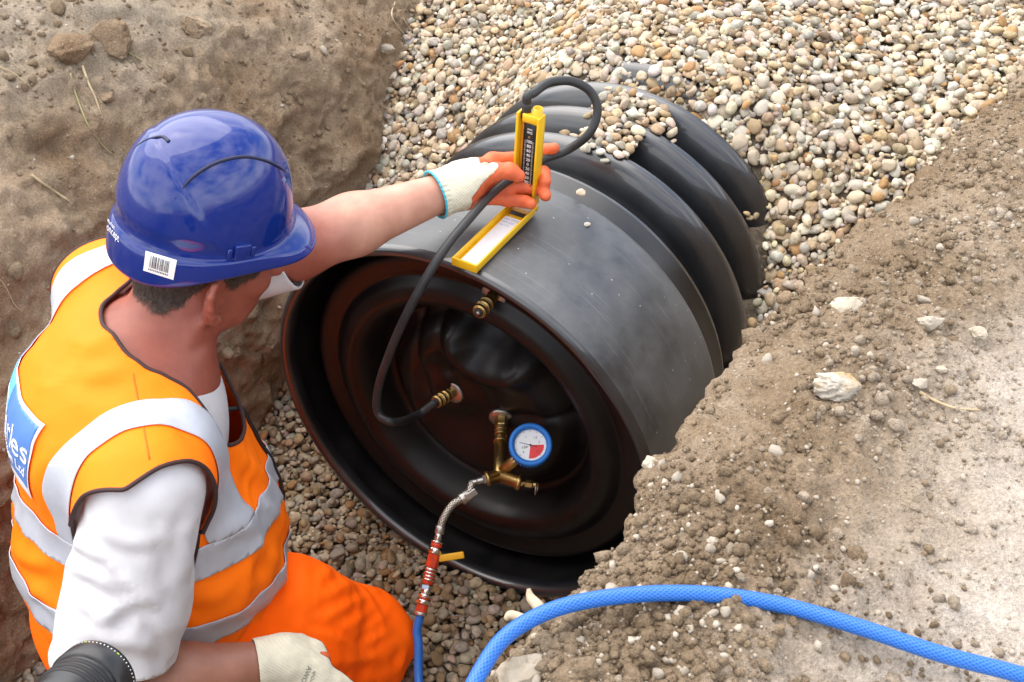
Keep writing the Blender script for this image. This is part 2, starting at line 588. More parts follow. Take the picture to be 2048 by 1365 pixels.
GS = np.arange(-6, 6.01, 0.03); GT = np.arange(-0.86, 0.90, 0.03)
SS, TT = np.meshgrid(GS, GT, indexing='ij')
P = st2w(SS, TT, grav(SS, TT) - 0.016 - 0.14 * (np.abs(TT) < 0.40) * sstep(-0.12, -0.02, SS) * (SS < 0.5))
idx = np.arange(SS.size).reshape(SS.shape)
F = np.stack([idx[:-1, :-1], idx[1:, :-1], idx[1:, 1:], idx[:-1, 1:]], -1).reshape(-1, 4)[:, ::-1].copy()
gravel_bed = obj("gravel_bed", P.reshape(-1, 3), F, M['grit'])
tag(gravel_bed, "pea gravel bedding filling the trench round the black pipe", None, None, 'structure')

RR = 0.386                         # crest radius of the ribs
RIBS = [0.3317, 0.4558, 0.5723, 0.6891, 0.806, 0.923, 1.04]
def in_pipe(s, t, z, extra):
    r = math.hypot(t, z - PC[2])
    lim = PR if s < 0.30 else RR - 0.012 if s < 0.715 else RR - 0.075
    return s > -0.01 and r < lim + extra

PAL = np.array([[.60, .52, .41], [.50, .44, .36], [.43, .40, .36], [.46, .36, .25], [.62, .57, .49], [.39, .29, .18],
                [.36, .35, .33], [.52, .43, .35], [.42, .25, .11], [.66, .62, .56], [.47, .45, .43], [.33, .25, .17]])
PAL = PAL.mean(1, keepdims=True) * 0.12 + PAL * 0.88
PAL = np.minimum(PAL * 1.13, 0.66) * np.array([0.95, 0.915, 0.835])
PW = np.array([.12, .14, .12, .14, .07, .11, .07, .08, .04, .03, .10, .08]); PW = PW / PW.sum()

def pebble_variants(n, base, seed):
    r = np.random.default_rng(seed)
    out = []
    for i in range(n):
        V = base[0].copy()
        V = V * (1 + 0.30 * fbm(V, 0.9, 2, 0.5, 13.7 * i)[:, None])
        for _ in range(int(r.integers(0, 4))):        # broken, flatter sides
            nrm = norm(r.normal(size=3)); d = V @ nrm
            V = V - np.maximum(d - r.uniform(0.4, 0.75), 0)[:, None] * nrm * 0.85
        out.append(V * np.array([1.0, r.uniform(0.60, 0.95), r.uniform(0.34, 0.66)]))
    return out
VAR1 = pebble_variants(60, ICO2, 1)
VAR2 = pebble_variants(60, ICO3, 1)

placed = []                        # x, y, z, radius, surface normal
def scatter(regions, layers):
    cell = 0.024
    for (f_over, zoff, zr, sizes, density) in layers:
        gridd = {}
        for (s0, s1, t0, t1) in regions:
            n = int((s1 - s0) * (t1 - t0) * density)
            ss = rng.uniform(s0, s1, n); tt = rng.uniform(t0, t1, n)
            rr = np.sort(rng.choice(sizes, n) * rng.uniform(0.8, 1.25, n))[::-1]
            zz = grav(ss, tt)
            gx = (grav(ss + 0.02, tt) - zz) / 0.02; gy = (grav(ss, tt + 0.02) - zz) / 0.02
            for s, t, r, z, a, b in zip(ss, tt, rr, zz, gx, gy):
                ci, cj = int(s // cell), int(t // cell)
                ok = True
                for i in range(ci - 2, ci + 3):
                    for j in range(cj - 2, cj + 3):
                        for (s2, t2, z2, r2) in gridd.get((i, j), ()):
                            if (s - s2) ** 2 + (t - t2) ** 2 + (z - z2) ** 2 < (f_over * (r + r2)) ** 2:
                                ok = False; break
                        if not ok: break
                    if not ok: break
                if not ok: continue
                zc = z + zoff + random.uniform(-zr, zr)
                if in_pipe(s, t, zc, r * 0.35): continue
                gridd.setdefault((ci, cj), []).append((s, t, z, r))
                placed.append((s, t, zc, r, a, b))
scatter([(-1.3, 0.05, -0.72, 0.62), (0.05, 2.3, -0.82, 0.80)],
        [(0.66, -0.006, 0.004, [0.0125, 0.0142, 0.012, 0.0105, 0.0085, 0.016, 0.011, 0.009], 30000),
         (0.70, 0.000, 0.003, [0.0065, 0.005, 0.0075, 0.0055], 9000),
         (0.80, 0.008, 0.004, [0.0125, 0.010, 0.0148, 0.008, 0.0115, 0.007], 3000)])
def inpoly(x, y, poly):
    c = np.zeros(len(x), bool)
    n = len(poly)
    for i in range(n):
        x0, y0 = poly[i]; x1, y1 = poly[(i + 1) % n]
        h = ((y0 > y) != (y1 > y)) & (x < (x1 - x0) * (y - y0) / (y1 - y0 + 1e-9) + x0)
        c ^= h
    return c
# stones left lying on top of the ribs, spilling out of the heap
for (u, v) in ((1500, 436), (1512, 432), (1494, 428), (1150, 272), (1166, 262), (1176, 232), (1130, 268), (1346, 282), (1210, 322), (1262, 330)):
    P = on_cyl(u, v, RR - 0.006)
    s, t, z = w2st(P)
    placed.append((s, t, z, random.uniform(0.007, 0.012), 0.0, -0.3 * t / 0.4))
heap = [(1212, 168), (1330, 205), (1348, 268), (1296, 258), (1252, 318), (1168, 296), (1158, 270), (1196, 246), (1178, 225)]
hp_ = []
for _ in range(4200):
    u, v = random.uniform(1150, 1350), random.uniform(165, 320)
    if not inpoly(np.array([u]), np.array([v]), heap)[0]: continue
    r = random.choice([.008, .0095, .0115, .013, .0155])
    P = on_cyl(u, v, RR - 0.012 + random.choice((0, 0, .006, .016)))
    if all(np.linalg.norm(P - q) > 0.66 * (r + rq) for q, rq in hp_):
        hp_.append((P, r)); s, t, z = w2st(P); placed.append((s, t, z, r, 0.0, -0.3 * t / 0.4))
placed = np.array(placed)
print("pebbles", len(placed))

def rot_from(nrm, spin, tilt, r):
    n = norm(nrm + tilt * r.normal(size=3))
    a = norm(np.cross(n, [math.cos(spin), math.sin(spin), 0.1]))
    return np.stack([a, np.cross(n, a), n], 1)

Wp = st2w(placed[:, 0], placed[:, 1], placed[:, 2])
PX = pix(Wp)
seen = (inpoly(PX[:, 0], PX[:, 1], [(930, 0), (2048, 0), (2040, 90), (1850, 320), (1700, 460), (1560, 560), (1545, 430), (1330, 205), (1150, 165), (990, 235), (900, 320), (790, 320), (800, 180)])
        | inpoly(PX[:, 0], PX[:, 1], [(520, 780), (570, 760), (640, 930), (850, 1110), (1090, 1195), (960, 1340), (840, 1340), (800, 1200), (640, 1090), (570, 960)]))
big = np.where(seen, placed[:, 3] / PX[:, 2], 0)
order = np.argsort(-big)
single = set(order[:300].tolist())
floor_shade = np.where(placed[:, 0] < 0.25 + 0.2 * np.sign(placed[:, 1]) * 0, 1.0, 0.0)[:, None]      # shade of the trench bottom put into its stones' colour, darker and browner
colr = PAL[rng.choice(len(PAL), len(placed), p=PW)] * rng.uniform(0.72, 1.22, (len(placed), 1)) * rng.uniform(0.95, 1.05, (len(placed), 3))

colr = colr * (1 - floor_shade + floor_shade * np.array([0.66, 0.62, 0.58]))

def stone_attr(me, cols):
    at = me.color_attributes.new("stone", 'FLOAT_COLOR', 'POINT')
    c = np.concatenate([cols, np.ones((len(cols), 1))], 1).astype(np.float32)
    at.data.foreach_set("color", c.ravel())

# the pebbles that show largest: one object each, sharing a set of stone shapes
shapes = []
for i in range(60):
    me = mesh_np("pebble", VAR2[i % 60], ICO3[1], M['pebble'])
    c = PAL[rng.choice(len(PAL), p=PW)] * rng.uniform(0.85, 1.15)
    stone_attr(me, np.tile(c, (len(ICO3[0]), 1)))
    shapes.append(me)
shaded_shapes = []  # same stone shapes, trench-bottom shade painted into their colour
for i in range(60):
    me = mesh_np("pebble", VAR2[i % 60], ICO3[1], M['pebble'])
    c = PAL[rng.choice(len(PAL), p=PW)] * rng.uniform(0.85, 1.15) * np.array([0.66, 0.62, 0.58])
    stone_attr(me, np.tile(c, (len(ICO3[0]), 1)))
    shaded_shapes.append(me)
bulkV, bulkC, bulkF, nb = [], [], [], 0
for i, (s, t, z, r, a, b) in enumerate(placed):
    nrm = -a * DV - b * LV + UPV
    R = rot_from(nrm, random.uniform(0, 2 * PI), 0.30, rng)
    if i in single:
        o = link(bpy.data.objects.new("pebble", (shaded_shapes if floor_shade[i, 0] else shapes)[int(rng.integers(60))]), gravel_bed)
        mw = Matrix.Identity(4)
        for p in range(3):
            for q in range(3):
                mw[p][q] = float(R[p, q] * r)
            mw[p][3] = float(Wp[i, p])
        o.matrix_local = mw
    else:
        V = VAR1[int(rng.integers(60))] * r
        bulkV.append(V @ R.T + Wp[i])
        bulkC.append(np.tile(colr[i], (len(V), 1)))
        bulkF.append(ICO2[1] + nb)
        nb += len(V)
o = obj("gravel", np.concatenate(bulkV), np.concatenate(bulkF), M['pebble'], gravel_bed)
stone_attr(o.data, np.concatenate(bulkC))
tag(o, None, None, None, 'stuff')
# ------------------------------------------------------------------ black plastic pipe
M['pipe'] = mat("pipe_plastic", (0.009, 0.010, 0.013), 0.31, spec=1.0, coat=0.6, color2=(0.020, 0.023, 0.028), vscale=7, lo=0.45, hi=0.75, rvar=0.16, bump=0.12, bscale=90, bdist=0.001, detail=9)
M['plug'] = mat("plug_rubber", (0.0035, 0.0028, 0.0028), 0.35, spec=0.38, color2=(0.007, 0.0055, 0.0055), vscale=9, rvar=0.12, bump=0.10, bscale=60, bdist=0.001, detail=8)
M['dust_pipe'] = bpy.data.materials.new("dusty_pipe_plastic")
def _dusty(m):
    m.use_nodes = True
    N, L = m.node_tree.nodes, m.node_tree.links
    b = N["Principled BSDF"]
    b.inputs['Specular IOR Level'].default_value = 1.0
    g = N.new("ShaderNodeNewGeometry")
    def noise(sc, det, rg=0.6):
        n = N.new("ShaderNodeTexNoise"); n.inputs['Scale'].default_value = sc; n.inputs['Detail'].default_value = det; n.inputs['Roughness'].default_value = rg
        L.new(g.outputs['Position'], n.inputs['Vector']); return n
    n1, n2 = noise(5.0, 9, 0.68), noise(55, 6)
    r1 = N.new("ShaderNodeValToRGB")
    e = r1.color_ramp.elements
    e[0].position, e[0].color = 0.40, (0.026, 0.029, 0.033, 1)
    e[1].position, e[1].color = 0.72, (0.120, 0.126, 0.130, 1)
    L.new(n1.outputs['Fac'], r1.inputs['Fac'])
    vo = N.new("ShaderNodeTexVoronoi"); vo.inputs['Scale'].default_value = 85
    L.new(g.outputs['Position'], vo.inputs['Vector'])
    lt = N.new("ShaderNodeMath"); lt.operation = 'LESS_THAN'; lt.inputs[1].default_value = 0.11
    L.new(vo.outputs['Distance'], lt.inputs[0])
    sx = N.new("ShaderNodeSeparateColor"); L.new(vo.outputs['Color'], sx.inputs['Color'])
    gt = N.new("ShaderNodeMath"); gt.operation = 'GREATER_THAN'; gt.inputs[1].default_value = 0.86
    L.new(sx.outputs['Red'], gt.inputs[0])
    mu = N.new("ShaderNodeMath"); mu.operation = 'MULTIPLY'
    L.new(lt.outputs[0], mu.inputs[0]); L.new(gt.outputs[0], mu.inputs[1])
    x = N.new("ShaderNodeMix"); x.data_type = 'RGBA'
    L.new(mu.outputs[0], x.inputs['Factor']); L.new(r1.outputs['Color'], x.inputs['A']); x.inputs['B'].default_value = (0.4, 0.38, 0.34, 1)
    L.new(x.outputs['Result'], b.inputs['Base Color'])
    # rubbed streaks running round the sleeve and fine scratches
    dp = N.new("ShaderNodeVectorMath"); dp.operation = 'DOT_PRODUCT'; L.new(g.outputs['Position'], dp.inputs[0]); dp.inputs[1].default_value = tuple(DV * 260.0)
    sz = N.new("ShaderNodeSeparateXYZ"); L.new(g.outputs['Position'], sz.inputs['Vector'])
    m1 = N.new("ShaderNodeMath"); m1.operation = 'MULTIPLY'; L.new(sz.outputs['Z'], m1.inputs[0]); m1.inputs[1].default_value = 9.0
    cb = N.new("ShaderNodeCombineXYZ"); L.new(dp.outputs['Value'], cb.inputs['X']); L.new(m1.outputs[0], cb.inputs['Y'])
    ns = N.new("ShaderNodeTexNoise"); ns.inputs['Scale'].default_value = 1.0; ns.inputs['Detail'].default_value = 3; L.new(cb.outputs['Vector'], ns.inputs['Vector'])
    rs = N.new("ShaderNodeMapRange"); rs.inputs['From Min'].default_value = 0.62; rs.inputs['From Max'].default_value = 0.76; rs.inputs['To Max'].default_value = 0.35
    L.new(ns.outputs['Fac'], rs.inputs['Value'])
    x2 = N.new("ShaderNodeMix"); x2.data_type = 'RGBA'; L.new(rs.outputs['Result'], x2.inputs['Factor']); L.new(x.outputs['Result'], x2.inputs['A']); x2.inputs['B'].default_value = (0.30, 0.30, 0.29, 1)
    L.new(x2.outputs['Result'], b.inputs['Base Color'])
    mr = N.new("ShaderNodeMapRange"); mr.inputs['From Min'].default_value = 0.35; mr.inputs['From Max'].default_value = 0.7
    mr.inputs['To Min'].default_value = 0.34; mr.inputs['To Max'].default_value = 0.58
    L.new(n1.outputs['Fac'], mr.inputs['Value']); L.new(mr.outputs['Result'], b.inputs['Roughness'])
    bp = N.new("ShaderNodeBump"); bp.inputs['Strength'].default_value = 0.10; bp.inputs['Distance'].default_value = 0.001
    L.new(n2.outputs['Fac'], bp.inputs['Height']); L.new(bp.outputs['Normal'], b.inputs['Normal'])
_dusty(M['dust_pipe'])
PFR = (LV, UPV, DV)                # frame for lathes along the pipe
pipe = tag(empty("drainage_pipe", (*PC[:2], 0.0)), "large black corrugated plastic pipe half buried in gravel with a smooth socket end", "pipe")
# socket: smooth sleeve with a rounded lip and real wall thickness
M['bore'] = mat("black_pipe_bore", (0.006, 0.006, 0.0065), 0.30, color2=(0.012, 0.012, 0.013), vscale=12, rvar=0.15, spec=0.7)
prof = [(0.388, 0.33), (0.384, 0.31), (0.384, 0.10), (0.382, 0.045), (0.379, 0.026)]
V, F = lathe(prof, PC, DV, 180, cap=False, fr=PFR)
obj("bore", V, F, M['bore'], pipe)
prof = [(0.379, 0.026), (0.377, 0.016), (0.3775, 0.008), (0.380, 0.002), (0.384, -0.002), (0.389, -0.0035), (0.394, -0.002), (0.398, 0.002), (PR, 0.008), (PR, 0.03)]
V, F = lathe(prof[:-1], PC, DV, 180, cap=False, fr=PFR)
obj("lip", V, F, M['pipe'], pipe)
prof = prof[-2:]
prof += [(PR + 0.0015 * math.sin(i * 0.9), 0.03 + 0.02 * i) for i in range(1, 12)]
prof += [(PR - 0.001, 0.266), (PR - 0.004, 0.276), (RR - 0.004, 0.286), (RR - 0.010, 0.292)]
V, F = lathe(prof, PC, DV, 180, cap=False, fr=PFR)
obj("socket", V, F, M['dust_pipe'], pipe)
# corrugated barrel
prof = []
for k, a in enumerate(RIBS):
    w = 0.0365
    for q in np.linspace(-1, 1, 15):
        prof.append((RR - 0.006 - 0.044 * abs(q) ** 2.6 + 0.006 * (1 - q * q), a + w * q))
    if k < len(RIBS) - 1:
        nx = RIBS[k + 1]
        mid0, mid1 = a + w + 0.006, nx - w - 0.006
        prof += [(RR - 0.082, mid0), (RR - 0.090, (mid0 + mid1) / 2), (RR - 0.082, mid1)]
prof += [(RR - 0.05, 1.10), (RR - 0.05, 3.2), (0.30, 3.2), (0.30, 0.30), (0.384, 0.31)]
V, F = lathe(prof, PC, DV, 160, cap=False, fr=PFR)
obj("ribbed_barrel", V, F, M['pipe'], pipe)

# ------------------------------------------------------------------ test plug inside the socket
PLUG_A = 0.06
plug = tag(empty("test_plug", PC + DV * PLUG_A), "round black moulded end plug with brass fittings sealing the pipe", "plug")
pr = np.array([[0.0, .100], [.03, .099], [.07, .094], [.11, .086], [.145, .080], [.170, .090], [.195, .118], [.213, .128], [.226, .120], [.234, .098], [.240, .078], [.252, .058], [.268, .050], [.285, .053],
               [.298, .064], [.305, .070], [.318, .066], [.338, .062], [.345, .062], [.349, .066], [.3505, .076], [.353, .10], [.366, .125], [.383, .135]])
rs_ = np.concatenate([np.linspace(0, .17, 60), np.linspace(.173, .383, 80)])
hs_ = np.interp(rs_, pr[:, 0], pr[:, 1])
hs_ = np.convolve(np.pad(hs_, 2, mode='edge'), [.1, .2, .4, .2, .1], 'valid')
nth = 240
TH = np.linspace(0, 2 * PI, nth, endpoint=False)
Rg, Tg = np.meshgrid(rs_, TH, indexing='ij')
Xg, Yg = Rg * np.cos(Tg), Rg * np.sin(Tg)
Hg = np.repeat(hs_[:, None], nth, 1)
def pl_xy(px, py, depth=0.09):
    q = on_plane(px, py, PC + DV * depth, DV) - PC
    return q @ LV, q[2]
# the moulded U-shaped hollow in the upper middle and two softer hollows beside it
arc = [pl_xy(*p) for p in ((905, 625), (915, 680), (945, 725), (1000, 748), (1055, 735), (1090, 700))]
arc = catmull([np.array([a, b, 0]) for a, b in arc], 10)[:, :2]
dmin = np.min(np.hypot(Xg[..., None] - arc[:, 0], Yg[..., None] - arc[:, 1]), -1)
inside = sstep(0.215, 0.17, Rg)
cx, cy = pl_xy(985, 665)
Hg = Hg + inside * (0.046 * np.exp(-(np.hypot(Xg - cx, (Yg - cy) * 1.0) / 0.062) ** 4) - 0.024 * np.exp(-(dmin / 0.024) ** 2))
for ln_, dep, wd in ((((1012, 838), (1070, 832), (1130, 840), (1168, 850)), 0.010, 0.012), (((832, 640), (842, 715), (862, 770)), 0.007, 0.011), (((880, 640), (893, 700), (900, 740)), 0.006, 0.011), (((1085, 705), (1125, 745), (1150, 800)), 0.008, 0.010)):
    cr = catmull([np.array([*pl_xy(*p), 0]) for p in ln_], 10)[:, :2]
    dm = np.min(np.hypot(Xg[..., None] - cr[:, 0], Yg[..., None] - cr[:, 1]), -1)
    Hg = Hg + dep * np.exp(-(dm / wd) ** 2)
Hg = Hg + 0.0025 * fbm(np.stack([Xg, Yg, 0 * Xg], -1), 12.0, 3, 0.5, 2.0) * sstep(0.33, 0.25, Rg)
lx, ly = pl_xy(905, 785)
Hg = Hg - inside * 0.012 * np.exp(-(np.hypot(Xg - lx, Yg - ly) / 0.05) ** 4)
V = (PC + Xg[..., None] * LV + Yg[..., None] * UPV + Hg[..., None] * DV).reshape(-1, 3)
idx = np.arange(len(rs_) * nth).reshape(len(rs_), nth)
F = np.stack([idx[:-1], np.roll(idx[:-1], -1, 1), np.roll(idx[1:], -1, 1), idx[1:]], -1).reshape(-1, 4)
o = obj("face", V, F, M['plug'], plug)
o.modifiers.new("thick", 'SOLIDIFY').thickness = 0.004

M['brass'] = mat("brass", (0.50, 0.33, 0.12), 0.30, 1.0, color2=(0.36, 0.24, 0.10), vscale=120, rvar=0.15)
M['steel'] = mat("zinc_steel", (0.58, 0.57, 0.55), 0.32, 1.0, color2=(0.42, 0.40, 0.38), vscale=140, rvar=0.2)
M['chrome'] = mat("chrome", (0.72, 0.70, 0.68), 0.16, 1.0)
M['dark'] = mat("dark_hole", (0.02, 0.02, 0.02), 0.6)

def washer(c, n, r, parent):
    V, F = lathe([(r * 0.42, 0.004), (r * 0.96, 0.004), (r, 0.0025), (r, -0.003)], c, n, 36)
    return obj("washer", V, F, M['steel'], parent)
def brass_stack(c, n, segs, parent, name="coupling"):
    """segs: (kind, radius, length): hex nuts and turned rings one after another along n."""
    h, objs = 0.0, []
    for kind, r, l in segs:
        if kind == 'hex':
            V, F = lathe([(r * 0.9, h), (r, h + l * 0.08), (r, h + l * 0.92), (r * 0.9, h + l)], c, n, 6)
            objs.append((V, F))
        else:
            b = min(l * 0.25, r * 0.2)
            V, F = lathe([(r - b, h), (r, h + b), (r, h + l - b), (r - b, h + l)], c, n, 24)
            objs.append((V, F))
        h += l
    return objs, np.asarray(c) + norm(n) * h

from mathutils.bvhtree import BVHTree
def bvh(V, F): return BVHTree.FromPolygons([Vector(map(float, v)) for v in V], [tuple(int(i) for i in f) for f in F])
def hit(tree, px, py):
    h = tree.ray_cast(Vector(EYE), Vector(norm(ray(px, py))))
    return (np.array(h[0]), np.array(h[1])) if h[0] is not None else (None, None)
plug_tree = bvh(V, F)
def fitting(base_px, tip_px, depth, length, parent):
    """A brass quick coupling: washer, hex nut, then ringed collar, from the plug face towards tip_px."""
    c = hit(plug_tree, *base_px)[0]
    k0 = pix(c)[2]
    best = None
    for kk in np.linspace(k0 - length, k0 + length * .3, 120):
        q = U(*tip_px, kk)
        e = abs(np.linalg.norm(q - c) - length) + (0.0 if (q - c) @ DV < 0 else 0.02)
        if best is None or e < best[0]: best = (e, q)
    n = norm(best[1] - c)
    f = empty("coupling", c, parent)
    washer(c - DV * 0.002, norm(-DV + 0.6 * n), 0.0225, f)
    s = length / 0.062
    nut, e1 = brass_stack(c, n, [('hex', 0.0115, 0.020 * s), ('ring', 0.0095, 0.006 * s)], f)
    V, F = join(*nut); obj("hex_nut", V, F, M['brass'], f, False)
    col, e2 = brass_stack(e1, n, [('ring', 0.0125, 0.008 * s), ('ring', 0.0112, 0.003 * s), ('ring', 0.0128, 0.010 * s), ('ring', 0.0112, 0.003 * s), ('ring', 0.0122, 0.010 * s)], f)
    V, F = join(*col); obj("collar", V, F, M['brass'], f, False)
    V, F = lathe([(0.0078, 0.0008), (0.0078, 0.0016)], e2, n, 20); obj("bore", V, F, M['dark'], f)
    V, F = lathe([(0.0035, 0.0016), (0.0035, 0.004)], e2, n, 14); obj("valve_pin", V, F, M['steel'], f)
    return e2, n
e_top, n_top = fitting((990, 588), (956, 627), 0.062, 0.066, plug)
e_mid, n_mid = fitting((908, 783), (870, 806), 0.088, 0.060, plug)
# port that the pressure manifold plugs into
c_low = hit(plug_tree, 1003, 832)[0]
wsh = washer(c_low + norm(U(1000, 952, pix(c_low)[2] - 0.085) - c_low) * 0.004, norm(norm(U(1000, 952, pix(c_low)[2] - 0.085) - c_low) - 0.25 * DV), 0.0235, plug)

M['stamp'] = mat("stamped_print", (0.30, 0.17, 0.06), 0.6)
def text_mesh(name, s, size, O, ax, ay, m, parent, ext=0.0003, align='LEFT', bold=0.0, wrap=None, shear=0.0):
    """Raised lettering: baseline start O, along ax, up ay. wrap(V) may bend the flat letters onto a surface."""
    cu = bpy.data.curves.new(name, 'FONT')
    cu.body = s; cu.size = size; cu.extrude = ext; cu.align_x = align; cu.offset = bold; cu.shear = shear
    cu.resolution_u = 3
    t = bpy.data.objects.new(name, cu)
    COL.objects.link(t)
    dg = bpy.context.evaluated_depsgraph_get()
    me = bpy.data.meshes.new_from_object(t.evaluated_get(dg))
    V = np.array([v.co[:] for v in me.vertices]); F = [tuple(p.vertices) for p in me.polygons]
    bpy.data.objects.remove(t); bpy.data.curves.remove(cu); bpy.data.meshes.remove(me)
    if wrap is not None:
        V = wrap(V)
    else:
        ax, ay = norm(ax), norm(ay); az = np.cross(ax, ay)
        V = np.asarray(O) + V[:, :1] * ax + V[:, 1:2] * ay + V[:, 2:] * az
    return obj(name, V, F, m, parent, False)

p0 = hit(plug_tree, 1090, 662)[0]; p1 = hit(plug_tree, 1140, 708)[0]
txd = norm(p1 - p0); tyd = np.cross(-DV, txd)
L0 = np.linalg.norm(p1 - p0)
text_mesh("stamped_lettering", "ø 800 PRESSURE 1.5 bar", L0 / 12.4, p0 - DV * 0.003, txd, tyd, M['stamp'], plug)
text_mesh("stamped_lettering", "max. 1.5 bar (22 psi)", L0 / 12.4, p0 - DV * 0.003 - tyd * 0.009 - txd * 0.002, txd, tyd, M['stamp'], plug)

# ------------------------------------------------------------------ brass pressure manifold with gauge
man = tag(empty("pressure_manifold", c_low), "brass manifold with blue rimmed dial gauge plugged into the lower port", "gauge")
kl = pix(c_low)[2]
ycen = U(1000, 952, kl - 0.085)
nd = norm(ycen - c_low)
st, e = brass_stack(c_low, nd, [('hex', 0.0125, 0.026), ('ring', 0.0105, 0.004), ('ring', 0.0125, 0.006), ('ring', 0.0110, 0.003), ('ring', 0.0125, 0.006), ('ring', 0.0085, 0.010), ('ring', 0.0135, 0.006)], man)
V, F = join(*st); obj("coupling", V, F, M['brass'], man, False)
V, F = lathe([(0.0115, 0), (0.0115, np.linalg.norm(ycen - e)), (0.009, np.linalg.norm(ycen - e) + .006)], e, ycen - e, 24); obj("body_tube", V, F, M['brass'], man)
# branch to the right with a drain cock
br = U(1040, 966, pix(ycen)[2] - 0.004)
V, F = join(lathe([(0.0115, -0.004), (0.0115, np.linalg.norm(br - ycen) - .006), (0.014, np.linalg.norm(br - ycen) - .005), (0.014, np.linalg.norm(br - ycen) + .002)], ycen, br - ycen, 24),)
obj("branch_tube", V, F, M['brass'], man)
dr = norm(U(1078, 971, pix(br)[2] - 0.004) - br)
st, e = brass_stack(br, dr, [('hex', 0.0065, 0.006), ('ring', 0.0045, 0.003), ('hex', 0.0075, 0.014), ('ring', 0.0055, 0.007)], man)
V, F = join(*st); obj("drain_cock", V, F, M['brass'], man, False)
rc = e + np.array([0, 0, -0.010])
th = np.linspace(0, 2 * PI, 26)
V, F, _ = tube(np.array([rc + 0.011 * (math.cos(a) * UPV + math.sin(a) * norm(np.array([.25, .95, 0]))) for a in th]), 0.0011, 6, False)
obj("key_ring", V, F, M['steel'], man)
# branch to the hose
hl = U(975, 958, pix(ycen)[2] - 0.004)
hd = norm(hl - ycen)
V, F = lathe([(0.0115, -0.004), (0.0115, np.linalg.norm(hl - ycen) - .004), (0.0138, np.linalg.norm(hl - ycen) - .003), (0.0138, np.linalg.norm(hl - ycen) + .003)], ycen, hd, 24)
obj("hose_tail", V, F, M['brass'], man)
# gauge on the slanted branch
gc = U(1061, 890, pix(ycen)[2] - 0.038)
gback = gc + norm(np.array([0.08, 0.62, -0.60])) * 0.0
gn = norm(0.78 * norm(EYE - gc) + 0.5 * norm(np.array([0.10, -0.2, 0.9])))     # dial faces up towards the operator
stem0 = ycen + nd * -0.006
gb = gc - gn * 0.030
V, F, _ = tube(np.array([stem0, stem0 * .4 + gb * .6, gb]), [0.0105, 0.0105, 0.0095], 20)
obj("gauge_stem", V, F, M['brass'], man)
M['gauge_blue'] = mat("gauge_blue_rubber", (0.012, 0.17, 0.60), 0.45)
M['dial_white'] = mat("dial_white", (0.80, 0.82, 0.84), 0.35)
M['dial_red'] = mat("dial_red", (0.75, 0.015, 0.02), 0.4)
M['ink'] = mat("black_ink", (0.03, 0.03, 0.035), 0.5)
M['glass'] = bpy.data.materials.new("gauge_glass")
M['glass'].use_nodes = True
_b = M['glass'].node_tree.nodes["Principled BSDF"]
_b.inputs['Transmission Weight'].default_value = 1.0; _b.inputs['Roughness'].default_value = 0.03; _b.inputs['IOR'].default_value = 1.08
ga, gbv, _ = frame(gn)
# dial "up" is turned so that the red sector lies to the lower right as seen
up_img = norm(CAM2W @ np.array([0.0, -1.0, 0.0]) - (CAM2W @ np.array([0.0, -1.0, 0.0])) @ gn * gn)
rt_img = np.cross(up_img, gn)
gr = 0.0385
gauge = empty("gauge", gc, man)
V, F = lathe([(gr * .72, -.030), (gr * .80, -.029), (gr * .93, -.026), (gr * .93, -.006), (gr * .90, -.004), (gr, -.002), (gr * 1.0, .003), (gr * .95, .0065), (gr * .84, .0065), (gr * .745, .003), (gr * .73, -.002)], gc, gn, 48, cap=False, fr=(rt_img, up_img, gn))
obj("rubber_rim", V, F, M['gauge_blue'], gauge)
knV, knF = [], []
for i in range(40):
    a = 2 * PI * i / 40
    rd = math.cos(a) * rt_img + math.sin(a) * up_img
    v, f = box(gc + rd * gr * .945 - gn * .016, rd, np.cross(gn, rd), gn, .0012, .0013, .0085, .0004, 1)
    knV.append((v, f))
V, F = join(*knV); obj("grip_ridges", V, F, M['gauge_blue'], gauge, False)
V, F = lathe([(0.0005, -.0031), (gr * .76, -.003), (gr * .76, -.006)], gc, gn, 40); obj("dial", V, F, M['dial_white'], gauge, False)
# red sector from 3 o'clock to just past 6 o'clock
sec = [gc - gn * .0026] + [gc - gn * .0026 + gr * .62 * (math.cos(a) * rt_img + math.sin(a) * up_img) for a in np.linspace(math.radians(2), math.radians(-98), 26)]
obj("red_sector", sec, [tuple(range(len(sec)))], M['dial_red'], gauge, False)
a = math.radians(166)
nd2 = math.cos(a) * rt_img + math.sin(a) * up_img; nside = np.cross(gn, nd2)
q0 = gc - gn * .0018
obj("needle", [q0 + nside * .0007 + nd2 * -.012, q0 - nside * .0007 - nd2 * .012, q0 - nside * .0003 + nd2 * .020, q0 + nside * .0003 + nd2 * .020], [(0, 1, 2, 3)], M['ink'], gauge, False).modifiers.new("t", 'SOLIDIFY').thickness = 0.0005
V, F = lathe([(0.0018, -.0022), (0.0018, -.001)], gc, gn, 14); obj("needle_hub", V, F, M['ink'], gauge)
for txt, aa, rr_ in (("0", 225, .0175), ("0.5", 200, .0125), ("1", 118, .0165), ("1.5", 58, .0165), ("2", 20, .0165), ("2.5", -40, .017), ("bar", 200, .0075)):
    a = math.radians(aa)
    text_mesh("dial_number", txt, 0.0055, gc - gn * .0024 + rr_ * (math.cos(a) * rt_img + math.sin(a) * up_img) - up_img * .002, rt_img, up_img, M['ink'], gauge, ext=0.0001, align='CENTER')
for i in range(11):
    a = math.radians(225 - 27 * i)
    rd = math.cos(a) * rt_img + math.sin(a) * up_img
    v, f = box(gc - gn * .0026 + rd * gr * .665, rd, np.cross(gn, rd), gn, .0014, .0002, .0002)
    obj("tick", v, f, M['ink'], gauge, False)

